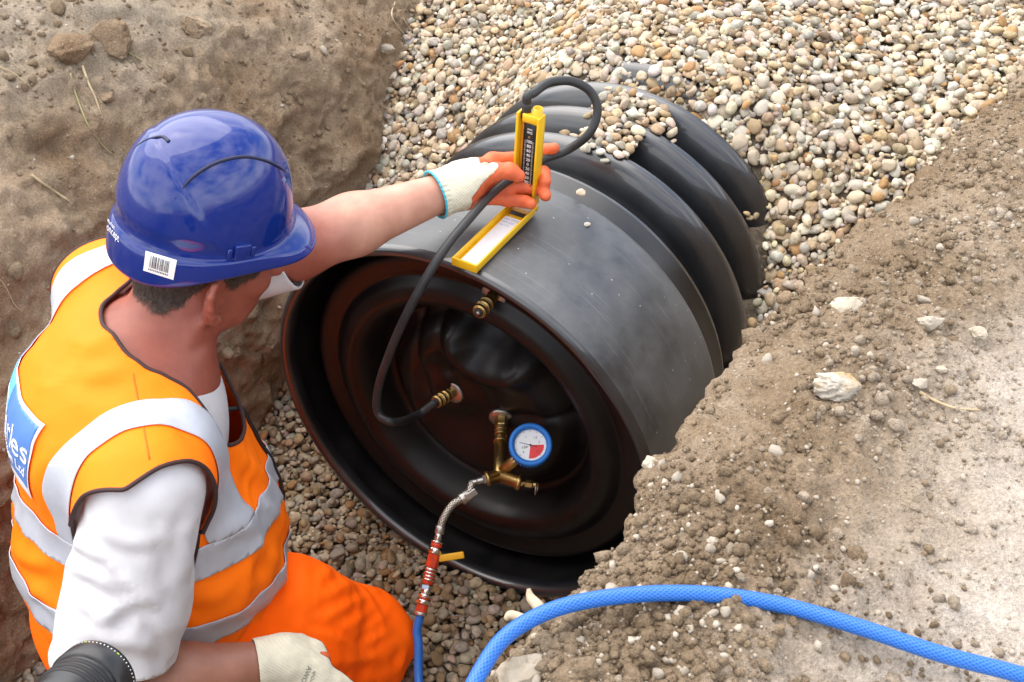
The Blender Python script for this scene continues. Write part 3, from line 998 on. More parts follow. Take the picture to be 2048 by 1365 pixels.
# ------------------------------------------------------------------ air hose: braided tail, ball valve, blue hose
M['braid'] = bpy.data.materials.new("steel_braid")
def _braid(m, c0, c1, fu, fv, metal, rough, bumpd):
    m.use_nodes = True
    N, L = m.node_tree.nodes, m.node_tree.links
    b = N["Principled BSDF"]
    uv = N.new("ShaderNodeUVMap"); uv.uv_map = "uv"
    sp = N.new("ShaderNodeSeparateXYZ"); L.new(uv.outputs['UV'], sp.inputs['Vector'])
    def lin(a, bb):
        x = N.new("ShaderNodeMath"); x.operation = 'MULTIPLY'; L.new(sp.outputs['X'], x.inputs[0]); x.inputs[1].default_value = a
        y = N.new("ShaderNodeMath"); y.operation = 'MULTIPLY'; L.new(sp.outputs['Y'], y.inputs[0]); y.inputs[1].default_value = bb
        s = N.new("ShaderNodeMath"); s.operation = 'ADD'; L.new(x.outputs[0], s.inputs[0]); L.new(y.outputs[0], s.inputs[1])
        sn = N.new("ShaderNodeMath"); sn.operation = 'SINE'; L.new(s.outputs[0], sn.inputs[0])
        return sn.outputs[0]
    mx = N.new("ShaderNodeMath"); mx.operation = 'MAXIMUM'
    L.new(lin(fu, fv), mx.inputs[0]); L.new(lin(fu, -fv), mx.inputs[1])
    mr = N.new("ShaderNodeMapRange"); mr.inputs['From Min'].default_value = 0.55; mr.inputs['From Max'].default_value = 0.97
    L.new(mx.outputs[0], mr.inputs['Value'])
    x = N.new("ShaderNodeMix"); x.data_type = 'RGBA'; L.new(mr.outputs['Result'], x.inputs['Factor'])
    x.inputs['A'].default_value = (*c0, 1); x.inputs['B'].default_value = (*c1, 1)
    L.new(x.outputs['Result'], b.inputs['Base Color'])
    b.inputs['Metallic'].default_value = metal; b.inputs['Roughness'].default_value = rough
    bp = N.new("ShaderNodeBump"); bp.inputs['Strength'].default_value = 0.5; bp.inputs['Distance'].default_value = bumpd
    L.new(mx.outputs[0], bp.inputs['Height']); L.new(bp.outputs['Normal'], b.inputs['Normal'])
_braid(M['braid'], (0.22, 0.20, 0.17), (0.70, 0.66, 0.58), 900.0, 50.0, 0.9, 0.38, 0.0008)
M['blue_hose'] = bpy.data.materials.new("blue_braided_hose")
_braid(M['blue_hose'], (0.004, 0.085, 0.42), (0.035, 0.20, 0.62), 1150.0, 81.7, 0.0, 0.30, 0.0003)
M['red_paint'] = mat("red_enamel", (0.62, 0.055, 0.015), 0.35, color2=(0.50, 0.04, 0.012), vscale=60)
M['yellow_lever'] = mat("yellow_lever_plastic", (0.78, 0.40, 0.01), 0.45)

kh = pix(hl)[2]
hose = tag(empty("air_hose", hl), "short steel braided hose with red ball valve and yellow lever hanging from the manifold", "hose")
st, e = brass_stack(hl, hd, [('hex', 0.0085, 0.008), ('ring', 0.0060, 0.012), ('ring', 0.0052, 0.012)], hose)
V, F = join(*st); obj("hose_nut", V, F, M['steel'], hose, False)
pa = [e - hd * 0.004, U(935, 990, pix(e)[2] - 0.006), U(905, 1010, pix(e)[2] - 0.012), U(887, 1038, pix(e)[2] - 0.016), U(880, 1060, pix(e)[2] - 0.018)]
pa = catmull(pa, 10)
V, F, uv = tube(pa, 0.0068, 16); obj("braided_sleeve", V, F, M['braid'], hose, uv=uv)
cl = pa[12]
dcl = norm(pa[14] - pa[10])
V, F = lathe([(0.0105, -0.009), (0.0108, -0.008), (0.0108, 0.008), (0.0105, 0.009)], cl, dcl, 24); obj("hose_clamp", V, F, M['steel'], hose)
v, f = box(cl + norm(np.array([.7, -.2, .6])) * 0.0135, dcl, np.cross(dcl, [.7, -.2, .6]), norm(np.array([.7, -.2, .6])), .010, .006, .004, .001, 1)
obj("clamp_lug", v, f, M['steel'], hose, False)
v0 = pa[-1]; k0 = pix(v0)[2]
v1 = U(842, 1226, k0 - 0.02)
vd = norm(v1 - v0); vl = np.linalg.norm(v1 - v0)
def segm(name, a, b, r0, m, n=24, bev=.0012, sm=True):
    V, F = lathe([(r0 - bev, a * vl), (r0, a * vl + bev), (r0, b * vl - bev), (r0 - bev, b * vl)], v0, vd, n)
    return obj(name, V, F, m, hose, sm)
segm("ferrule", -.05, .05, .0085, M['steel'])
segm("hose_stub", .03, .14, .0068, M['chrome'])
segm("end_ring", .13, .16, .0110, M['chrome']); segm("red_collar", .16, .215, .0100, M['red_paint']); segm("end_ring", .215, .29, .0122, M['chrome'])
vbody = segm("valve_body", .29, .46, .0112, M['red_paint'], 8, .002, False)
for a, b, r in ((.46, .49, .0125), (.505, .53, .0118), (.545, .57, .0112), (.585, .61, .0118)): segm("ring", a, b, r, M['chrome'])
segm("grooved_core", .455, .66, .0102, M['red_paint'])
segm("coupling_nut", .66, .72, .0118, M['chrome'], 6, .001, False); segm("neck", .71, .80, .0085, M['chrome'])
segm("end_ring", .77, .81, .0118, M['chrome']); segm("red_collar", .80, .84, .0098, M['red_paint']); segm("end_ring", .835, .89, .0128, M['chrome'])
segm("hose_socket", .89, 1.0, .0105, M['red_paint'], 12, .001, False)
segm("end_ring", .985, 1.03, .0115, M['steel'])
lv0 = v0 + vd * vl * .36
lv1 = U(928, 1110, pix(lv0)[2] - 0.002)
ld = norm(lv1 - lv0); up = norm(np.cross(ld, CAM2W @ np.array([0, 0, 1.0])))
v, f = box((lv0 + lv1) / 2, ld, up, np.cross(ld, up), np.linalg.norm(lv1 - lv0) / 2, .0062, .0022, .0020, 3)
obj("lever", v, f, M['yellow_lever'], hose)
pb = catmull([v1 - vd * 0.01, v1 + vd * 0.03, U(837, 1290, k0 - 0.03), U(838, 1370, k0 - 0.05), U(850, 1480, k0 - 0.10), U(900, 1640, k0 - 0.2), U(1000, 1800, k0 - 0.3)], 14)
V, F, uv = tube(pb, 0.0078, 20); obj("blue_tail", V, F, M['blue_hose'], hose, uv=uv)

# long blue hose over the bank
def on_top(px, py, dz=0.0):
    P = on_plane(px, py, [0, 0, TOP + 0.012 + dz], UPV)
    return P
pts = [(925, 1420, 0.004), (960, 1345, 0.008), (1010, 1275, 0.012), (1090, 1226, 0.014), (1190, 1199, 0.014), (1320, 1187, 0.012), (1440, 1191, 0.010), (1570, 1212, 0.008), (1720, 1255, 0.008),
       (1880, 1308, 0.008), (2048, 1352, 0.008), (2230, 1410, 0.008), (2600, 1540, .008)]
pc = catmull([on_top(a, b, c + 0.009) for a, b, c in pts], 16)
_d = pc[-1] - pc[-8]; _d[2] = 0; _d = norm(_d)
pc = np.concatenate([pc[:-1], catmull([pc[-1], pc[-1] + _d * .5 + np.array([.02, .06, .004]), pc[-1] + _d * 1.2 + np.array([.1, .25, .006]), pc[-1] + _d * 2.2 + np.array([.2, .7, .008]), pc[-1] + _d * 3.2 + np.array([.2, .9, .008])], 14)])
first = pc[0]
lead = catmull([first + np.array([-0.05, -0.10, -0.30]), first + np.array([-0.03, -0.05, -0.10]), first], 10)
pc = np.concatenate([lead[:-1], pc])
V, F, uv = tube(pc, 0.0074, 28)
bh = obj("blue_hose", V, F, M['blue_hose'], None, uv=uv)
tag(bh, "long blue reinforced hose curving across the pale ground at the trench edge", "hose")
# ------------------------------------------------------------------ distance fields for soft bodies
def _f(x): return np.asarray(x, np.float32)
def d_caps(P, a, b, ra, rb):
    """Tapered capsule."""
    a, b = _f(a), _f(b)
    ab = b - a
    h = np.clip(((P - a) @ ab) / (ab @ ab), 0, 1)
    return np.linalg.norm(P - a - h[:, None] * ab, axis=1) - (ra + (rb - ra) * h)
def d_ell(P, c, ax, r):
    """Ellipsoid with axes rows ax and radii r."""
    q = (P - _f(c)) @ _f(ax).T
    r = _f(r)
    k0 = np.linalg.norm(q / r, axis=1)
    k1 = np.linalg.norm(q / (r * r), axis=1)
    return k0 * (k0 - 1.0) / np.maximum(k1, 1e-6)
def d_box(P, c, ax, h, rd):
    q = np.abs((P - _f(c)) @ _f(ax).T) - (_f(h) - rd)
    return np.linalg.norm(np.maximum(q, 0), axis=1) + np.minimum(q.max(1), 0) - rd
def smin(a, b, k):
    h = np.clip(0.5 + 0.5 * (b - a) / k, 0, 1)
    return b + (a - b) * h - k * h * (1 - h)
def smax(a, b, k): return -smin(-a, -b, k)
def chain(P, pts, rads, k=0.01):
    d = None
    for i in range(len(pts) - 1):
        e = d_caps(P, pts[i], pts[i + 1], rads[i], rads[i + 1])
        d = e if d is None else smin(d, e, k)
    return d

def surface(fn, lo, hi, h):
    """Surface nets over a block-sparse grid: returns vertices and outward quads."""
    lo, hi = np.asarray(lo, float), np.asarray(hi, float)
    Bk = 12
    n = (np.ceil((hi - lo) / h / Bk).astype(int)) * Bk + 1
    nb = (n - 1) // Bk
    G = np.empty(n, np.float32)
    bi = np.stack(np.meshgrid(*[np.arange(k) for k in nb], indexing='ij'), -1).reshape(-1, 3)
    ctr = (lo + (bi + 0.5) * Bk * h).astype(np.float32)
    dc = fn(ctr)
    rad = Bk * h * 0.5 * 1.75 * 1.35
    Bl = np.sign(dc).reshape(nb)
    G[:] = 1.0
    act = np.abs(dc) < rad
    for b, s in zip(bi[~act], dc[~act]):
        if s < 0:
            i, j, k = b * Bk
            G[i:i + Bk + 1, j:j + Bk + 1, k:k + Bk + 1] = -1.0
    o = np.stack(np.meshgrid(*[np.arange(Bk + 1)] * 3, indexing='ij'), -1).reshape(-1, 3)
    ab = bi[act]
    for c0 in range(0, len(ab), 200):
        ch = ab[c0:c0 + 200]
        ii = (ch[:, None] * Bk + o[None]).reshape(-1, 3)
        v = fn((lo + ii * h).astype(np.float32))
        G[ii[:, 0], ii[:, 1], ii[:, 2]] = v
    S = G < 0
    c = [S[i:n[0] - 1 + i, j:n[1] - 1 + j, k:n[2] - 1 + k] for i in (0, 1) for j in (0, 1) for k in (0, 1)]
    cnt = sum(x.astype(np.int8) for x in c)
    cells = np.argwhere((cnt > 0) & (cnt < 8))
    ID = -np.ones(n - 1, np.int64)
    ID[tuple(cells.T)] = np.arange(len(cells))
    acc = np.zeros((len(cells), 3)); num = np.zeros(len(cells))
    cor = np.array([[i, j, k] for i in (0, 1) for j in (0, 1) for k in (0, 1)])
    gv = np.stack([G[cells[:, 0] + a, cells[:, 1] + b, cells[:, 2] + d] for a, b, d in cor], 1)
    for a in range(8):
        for b in range(a + 1, 8):
            if np.abs(cor[a] - cor[b]).sum() != 1: continue
            x = (gv[:, a] < 0) != (gv[:, b] < 0)
            t = gv[x, a] / (gv[x, a] - gv[x, b])
            acc[x] += cor[a] + t[:, None] * (cor[b] - cor[a]); num[x] += 1
    V = lo + (cells + acc / num[:, None]) * h
    F = []
    for ax in range(3):
        sl0 = [slice(1, n[i] - 1) for i in range(3)]; sl1 = list(sl0)
        sl0[ax] = slice(0, n[ax] - 1); sl1[ax] = slice(1, n[ax])
        A, Bq = S[tuple(sl0)], S[tuple(sl1)]
        e = np.argwhere(A != Bq)
        if not len(e): continue
        base = e.copy()
        for i in range(3):
            if i != ax: base[:, i] += 1
        u, v = (ax + 1) % 3, (ax + 2) % 3
        def idd(du, dv):
            q = base.copy(); q[:, u] -= du; q[:, v] -= dv
            return ID[q[:, 0], q[:, 1], q[:, 2]]
        quad_ = np.stack([idd(1, 1), idd(0, 1), idd(0, 0), idd(1, 0)], 1)
        fl = ~A[tuple(e.T)]
        quad_[fl] = quad_[fl][:, ::-1]
        F.append(quad_)
    return V, np.concatenate(F)

def vnormals(V, F):
    F = np.asarray(F)
    a, b, c = V[F[:, 0]], V[F[:, 1]], V[F[:, 2]]
    fn = np.cross(b - a, c - a)
    if F.shape[1] == 4: fn = fn + np.cross(c - a, V[F[:, 3]] - a)
    Nn = np.zeros_like(V)
    for k in range(F.shape[1]): np.add.at(Nn, F[:, k], fn)
    return Nn / (np.linalg.norm(Nn, axis=1)[:, None] + 1e-12)

def relax(V, F, it=2, lam=0.5):
    F = np.asarray(F); V = V.copy()
    E = np.concatenate([F[:, [i, (i + 1) % F.shape[1]]] for i in range(F.shape[1])])
    E = np.concatenate([E, E[:, ::-1]])
    cnt = np.bincount(E[:, 0], minlength=len(V))[:, None].clip(1)
    for _ in range(it):
        s = np.zeros_like(V); np.add.at(s, E[:, 0], V[E[:, 1]])
        V = V + lam * (s / cnt - V)
    return V

def tris(F):
    F = np.asarray(F)
    return F if F.shape[1] == 3 else np.concatenate([F[:, [0, 1, 2]], F[:, [0, 2, 3]]])

def clip(V, F, f, extra=None):
    """Keep the part of a triangle mesh where f > 0, cutting triangles along f = 0. Returns V, F, index lists of boundary points, interpolated extras."""
    F = tris(F)
    f = np.where(np.abs(f) < 1e-7, 1e-7, f)
    ins = f > 0
    c = ins[F].sum(1)
    keep = [F[c == 3]]
    newV, cutmap, n = [], {}, len(V)
    def cut(a, b):
        key = (a, b) if a < b else (b, a)
        if key not in cutmap:
            t = f[a] / (f[a] - f[b])
            cutmap[key] = n + len(newV)
            newV.append((a, b, t))
        return cutmap[key]
    add = []
    for tri in F[c == 1].tolist():
        for r in range(3):
            if ins[tri[r]]: a, b, d = tri[r], tri[(r + 1) % 3], tri[(r + 2) % 3]
        add.append((a, cut(a, b), cut(a, d)))
    for tri in F[c == 2].tolist():
        for r in range(3):
            if not ins[tri[r]]: a, b, d = tri[r], tri[(r + 1) % 3], tri[(r + 2) % 3]
        x, y = cut(a, b), cut(a, d)
        add.append((x, b, d)); add.append((x, d, y))
    if newV:
        ia = np.array([q[0] for q in newV]); ib = np.array([q[1] for q in newV]); tt = np.array([q[2] for q in newV])
        lerp = lambda A: np.concatenate([A, A[ia] + (A[ib] - A[ia]) * (tt[:, None] if A.ndim > 1 else tt)])
        V2 = lerp(V); ex = [lerp(e) for e in (extra or [])]
    else:
        V2, ex = V, list(extra or [])
    FF = np.concatenate(keep + ([np.array(add)] if add else []))
    used = np.unique(FF)
    mp = -np.ones(len(V2), int); mp[used] = np.arange(len(used))
    return V2[used], mp[FF], [e[used] for e in ex]

def boundary_loops(F):
    F = np.asarray(F)
    E = np.concatenate([F[:, [0, 1]], F[:, [1, 2]], F[:, [2, 0]]])
    nm = E.max() + 1
    key = E[:, 0] * nm + E[:, 1]; rev = E[:, 1] * nm + E[:, 0]
    b = E[~np.isin(key, rev)]
    nxt = {int(a): int(c) for a, c in b}
    loops = []
    while nxt:
        s = next(iter(nxt)); cur = s; L = []
        while cur in nxt:
            L.append(cur); cur = nxt.pop(cur)
        loops.append(L)
    return loops

def smooth_loop(P, it=4):
    P = P.copy()
    for _ in range(it): P = 0.5 * P + 0.25 * (np.roll(P, 1, 0) + np.roll(P, -1, 0))
    return P

def shell(o, th, off=1.0):
    md = o.modifiers.new("cloth", 'SOLIDIFY'); md.thickness = th; md.offset = off
    return o

# ------------------------------------------------------------------ the worker: joints
FW = norm([0.91, 0.40, 0]); LT = norm([-0.40, 0.91, 0])       # facing, and the worker's left
SM = np.array([-0.560, 1.15, 0.800])      # between the shoulders
PV = np.array([-0.60, 1.09, 0.40])        # pelvis
TU = norm(SM - PV)                        # torso axis
TF = norm(FW - (FW @ TU) * TU); TL = np.cross(TU, TF)
TAX = np.stack([TF, TL, TU])
RS, RE, RW = U(293, 985, 1.415), U(215, 1388, 1.49), U(540, 1325, 1.57)
LS, LE, LW = U(225, 590, 1.70), U(590, 492, 1.66), U(888, 384, 1.755)
RK = U(722, 1285, 2.00); RA = U(560, 1440, 2.10)
RH = PV - TL * 0.08 + TF * 0.04 + TU * 0.01
LK = U(470, 1105, 2.08); LA = U(300, 1230, 2.18); LH = PV + TL * 0.09 + TF * 0.02
NB = U(318, 735, 1.555)                    # base of the neck
HC = U(412, 496, 1.545)                    # middle of the head
for nme, a, b in (("upper R", RS, RE), ("fore R", RE, RW), ("upper L", LS, LE), ("fore L", LE, LW), ("thigh R", RH, RK), ("shin R", RK, RA), ("neck", NB, HC), ("shoulders", RS, LS), ("thigh L", LH, LK), ("torso", SM, PV)):
    print("len", nme, round(float(np.linalg.norm(a - b)), 3), a.round(3), b.round(3))
# head frame: looks right, a little away and down
HF = norm(CAM2W @ np.array([0.84, -0.09, 0.54]))
HU0 = norm(np.array([0.10, -0.05, 1.0]))
HU = norm(HU0 - (HU0 @ HF) * HF); HL = np.cross(HU, HF)
HAX = np.stack([HF, HL, HU])
def H(x, y, z): return HC + x * HF + y * HL + z * HU

def sdf_head(P):
    d = d_ell(P, H(-0.012, 0, 0.035), HAX, (0.098, 0.077, 0.092))           # skull
    d = smin(d, d_ell(P, H(0.030, 0, -0.035), HAX, (0.066, 0.060, 0.085)), 0.035)   # face
    d = smin(d, d_ell(P, H(0.045, 0, -0.098), HAX, (0.036, 0.030, 0.026)), 0.03)    # chin
    for s in (-1, 1):
        d = smin(d, d_caps(P, H(-0.012, s * 0.055, -0.055), H(0.035, s * 0.033, -0.095), 0.017, 0.017), 0.025)   # jaw
        d = smin(d, d_ell(P, H(0.062, s * 0.042, -0.028), HAX, (0.020, 0.022, 0.018)), 0.02)                     # cheek
        d = smin(d, d_caps(P, H(0.080, s * 0.012, 0.022), H(0.066, s * 0.050, 0.020), 0.010, 0.009), 0.015)      # brow
        d = smax(d, -d_ell(P, H(0.100, s * 0.032, 0.002), HAX, (0.018, 0.018, 0.012)), 0.015)                    # eye socket
        d = smin(d, d_ell(P, H(0.076, s * 0.031, 0.001), HAX, (0.012, 0.014, 0.010)), 0.005)                     # lids
        # ear: an outer rim round a hollow
        eo = H(-0.014, s * 0.085, -0.022)
        eF = norm(0.80 * HF - s * 0.56 * HL + 0.08 * HU); eN = norm(s * HL * 0.80 + 0.56 * HF); eU = norm(HU - (HU @ eF) * eF - 0.0 * HF - 0.12 * HF)
        def E(f, u, n): return eo + (eF * f + eU * u + eN * n) * 1.12
        e = d_ell(P, E(-0.004, 0.0, 0.004), np.stack([eF, eU, eN]), (0.0185, 0.035, 0.0060))
        e = smax(e, -d_ell(P, E(0.001, -0.003, 0.0135), np.stack([eF, eU, eN]), (0.0095, 0.0185, 0.0085)), 0.003)
        hx = [E(*q) for q in ((0.010, 0.002, 0.004), (0.013, 0.018, 0.006), (0.006, 0.031, 0.009), (-0.008, 0.033, 0.012), (-0.018, 0.022, 0.014), (-0.020, 0.004, 0.014), (-0.015, -0.014, 0.012), (-0.005, -0.030, 0.009), (0.005, -0.034, 0.006))]
        e = smin(e, chain(P, hx, [.0040, .0046, .0050, .0052, .0052, .0050, .0050, .0066, .0052], .004), 0.004)
        e = smin(e, d_ell(P, E(0.012, -0.010, 0.004), np.stack([eF, eU, eN]), (.005, .007, .006)), .004)
        d = smin(d, e, 0.004)
    d = smin(d, d_caps(P, H(0.090, 0, 0.010), H(0.113, 0, -0.030), 0.008, 0.0125), 0.012)                        # nose
    for s in (-1, 1): d = smin(d, d_ell(P, H(0.102, s * 0.013, -0.034), HAX, (0.009, 0.008, 0.007)), 0.006)
    d = smin(d, d_ell(P, H(0.085, 0, -0.060), HAX, (0.014, 0.026, 0.009)), 0.008)                                # lips
    d = smin(d, d_ell(P, H(0.083, 0, -0.072), HAX, (0.013, 0.021, 0.008)), 0.006)
    return d

def sdf_body(P):
    d = sdf_head(P)
    nk = d_caps(P, NB - TU * 0.02, H(-0.030, 0, -0.050), 0.066, 0.058)
    d = smin(d, nk, 0.035)
    d = smin(d, d_caps(P, NB - TU * 0.03, RS * 0.75 + NB * 0.25 + UPV * .005, 0.062, 0.052), 0.05)
    d = smin(d, d_caps(P, NB - TU * 0.03, LS * 0.75 + NB * 0.25 + UPV * .005, 0.062, 0.052), 0.05)
    d = smin(d, d_ell(P, SM * 0.72 + PV * 0.28, TAX, (0.105, 0.155, 0.20)), 0.06)
    d = smin(d, d_ell(P, SM * 0.25 + PV * 0.75 + TF * 0.02, TAX, (0.11, 0.145, 0.16)), 0.06)
    d = smin(d, chain(P, [RS, RE * 0.97 + RS * .03, RE * .55 + RW * .45, RW], [0.052, 0.044, 0.047, 0.030], 0.02), 0.03)
    d = smin(d, chain(P, [LS, LE, LE * .62 + LW * .38, LW * 0.98 + LE * .02], [0.052, 0.049, 0.046, 0.030], 0.02), 0.03)
    d = smin(d, chain(P, [RH, RK, RA], [0.070, 0.048, 0.04], 0.03), 0.05)
    d = smin(d, chain(P, [LH, LK, LA], [0.070, 0.048, 0.04], 0.03), 0.05)
    return d

M['skin'] = mat("skin", (0.46, 0.185, 0.115), 0.48, color2=(0.56, 0.27, 0.185), vscale=22, lo=0.35, hi=0.68, bump=0.25, bscale=420, bdist=0.0008, sss=0.12, detail=6)
person = tag(empty("person", (PV[0], PV[1], 0.02)), "kneeling worker in orange high visibility vest reaching across to the pipe", "person")
LO, HI = [-1.02, 0.72, -0.02], [0.06, 1.78, 1.22]
V, F = surface(sdf_body, LO, HI, 0.0041)
V = relax(V, F, 1, 0.5)
body = obj("body", V, F, M['skin'], person)
# skin tone: sunburnt neck and face, tanned right forearm, paler left arm
tone = np.tile(np.array([0.56, 0.285, 0.205]), (len(V), 1))
hn = sstep(0.30, 0.20, np.linalg.norm(V - (HC * .5 + NB * .5), axis=1))[:, None]
tone = tone * (1 - hn) + hn * np.array([0.33, 0.092, 0.060])
fa_ = sstep(0.20, 0.13, np.linalg.norm(V - (RE * .4 + RW * .6), axis=1))[:, None]
tone = tone * (1 + 0.10 * fbm(V, 28.0, 3, 0.6, 3.0)[:, None] * np.array([0.5, 1.2, 1.2]))
tone = tone * (1 - fa_) + fa_ * np.array([0.33, 0.145, 0.095])
at = body.data.color_attributes.new("tone", 'FLOAT_COLOR', 'POINT')
at.data.foreach_set("color", np.concatenate([tone, np.ones((len(V), 1))], 1).astype(np.float32).ravel())
_n, _l = M['skin'].node_tree.nodes, M['skin'].node_tree.links
_a = _n.new("ShaderNodeAttribute"); _a.attribute_name = "tone"
_r = [x for x in _n if x.type == 'VALTORGB'][0]
_r.color_ramp.elements[0].color = (0.84, 0.80, 0.78, 1); _r.color_ramp.elements[1].color = (1.1, 1.12, 1.12, 1)
_m = _n.new("ShaderNodeMix"); _m.data_type = 'RGBA'; _m.blend_type = 'MULTIPLY'; _m.inputs['Factor'].default_value = 1
_l.new(_a.outputs['Color'], _m.inputs['A']); _l.new(_r.outputs['Color'], _m.inputs['B'])
_l.new(_m.outputs['Result'], _n["Principled BSDF"].inputs['Base Color'])

# ------------------------------------------------------------------ cloth helpers
def wrinkle(P, d, wl, amp, seed=0.0, warp=2.0):
    """Folds running along direction d (ridges vary across it)."""
    a, b, c = frame(d)
    q = np.stack([P @ a, P @ b, (P @ c) * 0.25], -1)
    q = q + 0.012 * warp * np.stack([perlin(P * 9 + seed), perlin(P * 9 + seed + 5), 0 * q[:, 0]], -1)
    w = perlin(q / wl + seed)
    return amp * (0.6 - np.abs(w) * 2.2) 

def folds(V, Nv, lines, m=1.0):
    """Creases in the cloth: each line is a run of points it passes, a width and a height in metres."""
    d = np.zeros(len(V)); q = pix(V); front = sstep(0.0, 0.35, np.sum(Nv * (EYE - V), 1) / np.linalg.norm(EYE - V, axis=1))
    for pts, w, h in lines:
        pts = catmull([np.array([*p, 0.0]) for p in pts], 8)[:, :2]
        best = np.full(len(V), 1e9); sgn = np.zeros(len(V)); tt = np.zeros(len(V))
        for i in range(len(pts) - 1):
            a, b = pts[i], pts[i + 1]; ab = b - a
            r_ = ((q[:, 0] - a[0]) * ab[0] + (q[:, 1] - a[1]) * ab[1]) / (ab @ ab); r_ = np.clip(r_, 0, 1)
            ex, ey = q[:, 0] - a[0] - r_ * ab[0], q[:, 1] - a[1] - r_ * ab[1]
            dd = np.hypot(ex, ey); up = dd < best
            best[up] = dd[up]; sgn[up] = np.sign(ab[0] * ey - ab[1] * ex)[up]; tt[up] = ((i + r_) / (len(pts) - 1))[up]
        x = best * sgn * q[:, 2] / FPX / w
        d += h * m * (np.exp(-x * x) - 0.75 * np.exp(-(x - 1.7) ** 2)) * np.sin(PI * np.clip(tt, 0.04, 0.96)) ** 0.6 * (best * q[:, 2] / FPX < 4 * w)
    return V + Nv * (d * front)[:, None]

# ------------------------------------------------------------------ trousers
M['hivis'] = mat("hivis_orange_cloth", (1.45, 0.175, 0.002), 0.75, spec=0.2, color2=(1.45, 0.19, 0.003), vscale=8, bump=0.12, bscale=900, bdist=0.0006, fold=0.20, fscale=5, fdist=0.010)
M['hivis_vest'] = mat("hivis_vest_cloth", (1.3, 0.225, 0.003), 0.65, spec=0.25, color2=(1.3, 0.245, 0.004), vscale=6, bump=0.10, bscale=1100, bdist=0.0005, fold=0.12, fscale=4, fdist=0.012)
M['tape'] = mat("silver_reflective_tape", (0.50, 0.53, 0.60), 0.36, 0.0, spec=0.7, color2=(0.56, 0.59, 0.66), vscale=30, bump=0.2, bscale=1500, bdist=0.0003)
M['binding'] = mat("dark_binding", (0.050, 0.022, 0.020), 0.75)
M['cotton'] = mat("white_cotton", (0.69, 0.68, 0.70), 0.9, color2=(0.64, 0.63, 0.66), vscale=20, bump=0.3, bscale=900, bdist=0.0006, fold=0.30, fscale=3.4, fdist=0.014)

def sdf_trousers(P):
    d = d_ell(P, PV - TU * 0.03, TAX, (0.165, 0.190, 0.15))
    d = smin(d, chain(P, [RH, RH * .45 + RK * .55, RK, RK * .62 + RA * .38, RA], [0.125, 0.120, 0.090, 0.082, 0.062], 0.03), 0.06)
    d = smin(d, chain(P, [LH, LK, LA], [0.112, 0.088, 0.06], 0.03), 0.06)
    return d
V, F = surface(sdf_trousers, [-1.05, 0.70, -0.06], [0.08, 1.75, 0.68], 0.0075)
V = relax(V, F, 3, 0.5)
Nv = vnormals(V, F)
td = norm(RK - RH)
kd = np.linalg.norm(V - RK, axis=1)
near = np.exp(-(kd / 0.24) ** 2)
V = V + Nv * (wrinkle(V, norm(0.35 * td + np.cross(td, UPV) + 0.2 * UPV), 0.045, 0.0065, 3.1) * (0.35 + near))[:, None]
V[:, 2] = np.maximum(V[:, 2], 0.022 + 0.004 * np.sin(V[:, 0] * 60))
Nv = vnormals(V, F)
V = folds(V, Nv, [(((628, 1180), (642, 1158), (668, 1130)), .010, .0055), (((618, 1204), (665, 1186), (720, 1160)), .011, .0070), (((648, 1236), (690, 1212), (738, 1194)), .010, .0065),
                  (((690, 1252), (720, 1236), (752, 1210)), .009, .0055), (((700, 1272), (735, 1254), (766, 1234)), .009, .0055), (((715, 1292), (745, 1278), (775, 1262)), .009, .0050),
                  (((616, 1250), (650, 1254), (690, 1270), (738, 1304)), .006, -.0045), (((650, 1332), (705, 1322), (765, 1312)), .011, .0060), (((596, 1100), (610, 1150), (606, 1210)), .012, .0060)])
V = relax(V, F, 1, 0.3)
Nv = vnormals(V, F)
trousers = obj("trousers", V, F, M['hivis'], person)
# band below the knee
sh = norm(RA - RK)
f1 = (V - RK) @ sh
onshin = 0.16 - np.linalg.norm((V - RK) - np.outer((V - RK) @ sh, sh), axis=1)
V2, F2, ex = clip(V + Nv * 0.0022, F, f1 - 0.035, [f1, onshin])
V2, F2, ex = clip(V2, F2, 0.090 - ex[0], [ex[1]])
V2, F2, ex = clip(V2, F2, ex[0])
obj("reflective_band", V2, F2, M['tape'], trousers)

# ------------------------------------------------------------------ T-shirt
sleeveR = RS * 0.20 + RE * 0.80 ; sleeveL = LS * 0.08 + LE * 0.92
def sdf_vest(P):
    c1 = SM * 0.70 + PV * 0.30
    d = d_ell(P, c1 + TF * 0.022 - TU * .01, TAX, (0.152, 0.198, 0.235))
    d = smin(d, d_ell(P, SM * 0.22 + PV * 0.78 + TF * 0.032, TAX, (0.200, 0.212, 0.22)), 0.08)
    d = smin(d, d_ell(P, SM + TF * -0.035 - TU * 0.06, TAX, (0.100, 0.180, 0.11)), 0.06)
    d = smin(d, d_caps(P, NB - TU * 0.046, RS + (RS - NB) * 0.42 - TU * .01, 0.078, 0.080), 0.045)
    d = smin(d, d_caps(P, NB - TU * 0.046, LS + (LS - NB) * 0.22, 0.078, 0.076), 0.045)
    c = d_caps(P, NB - TU * 0.060, RS * 0.85 + NB * 0.15, 0.070, 0.060)
    c = smin(c, d_caps(P, NB - TU * 0.060, LS * 0.85 + NB * 0.15, 0.070, 0.060), 0.05)
    c = smin(c, d_caps(P, RS, RS * .6 + RE * .4, 0.066, 0.070), 0.035)
    c = smin(c, d_caps(P, LS, LS * .75 + LE * .25, 0.064, 0.066), 0.035)
    return smin(d, c - 0.012, 0.02)
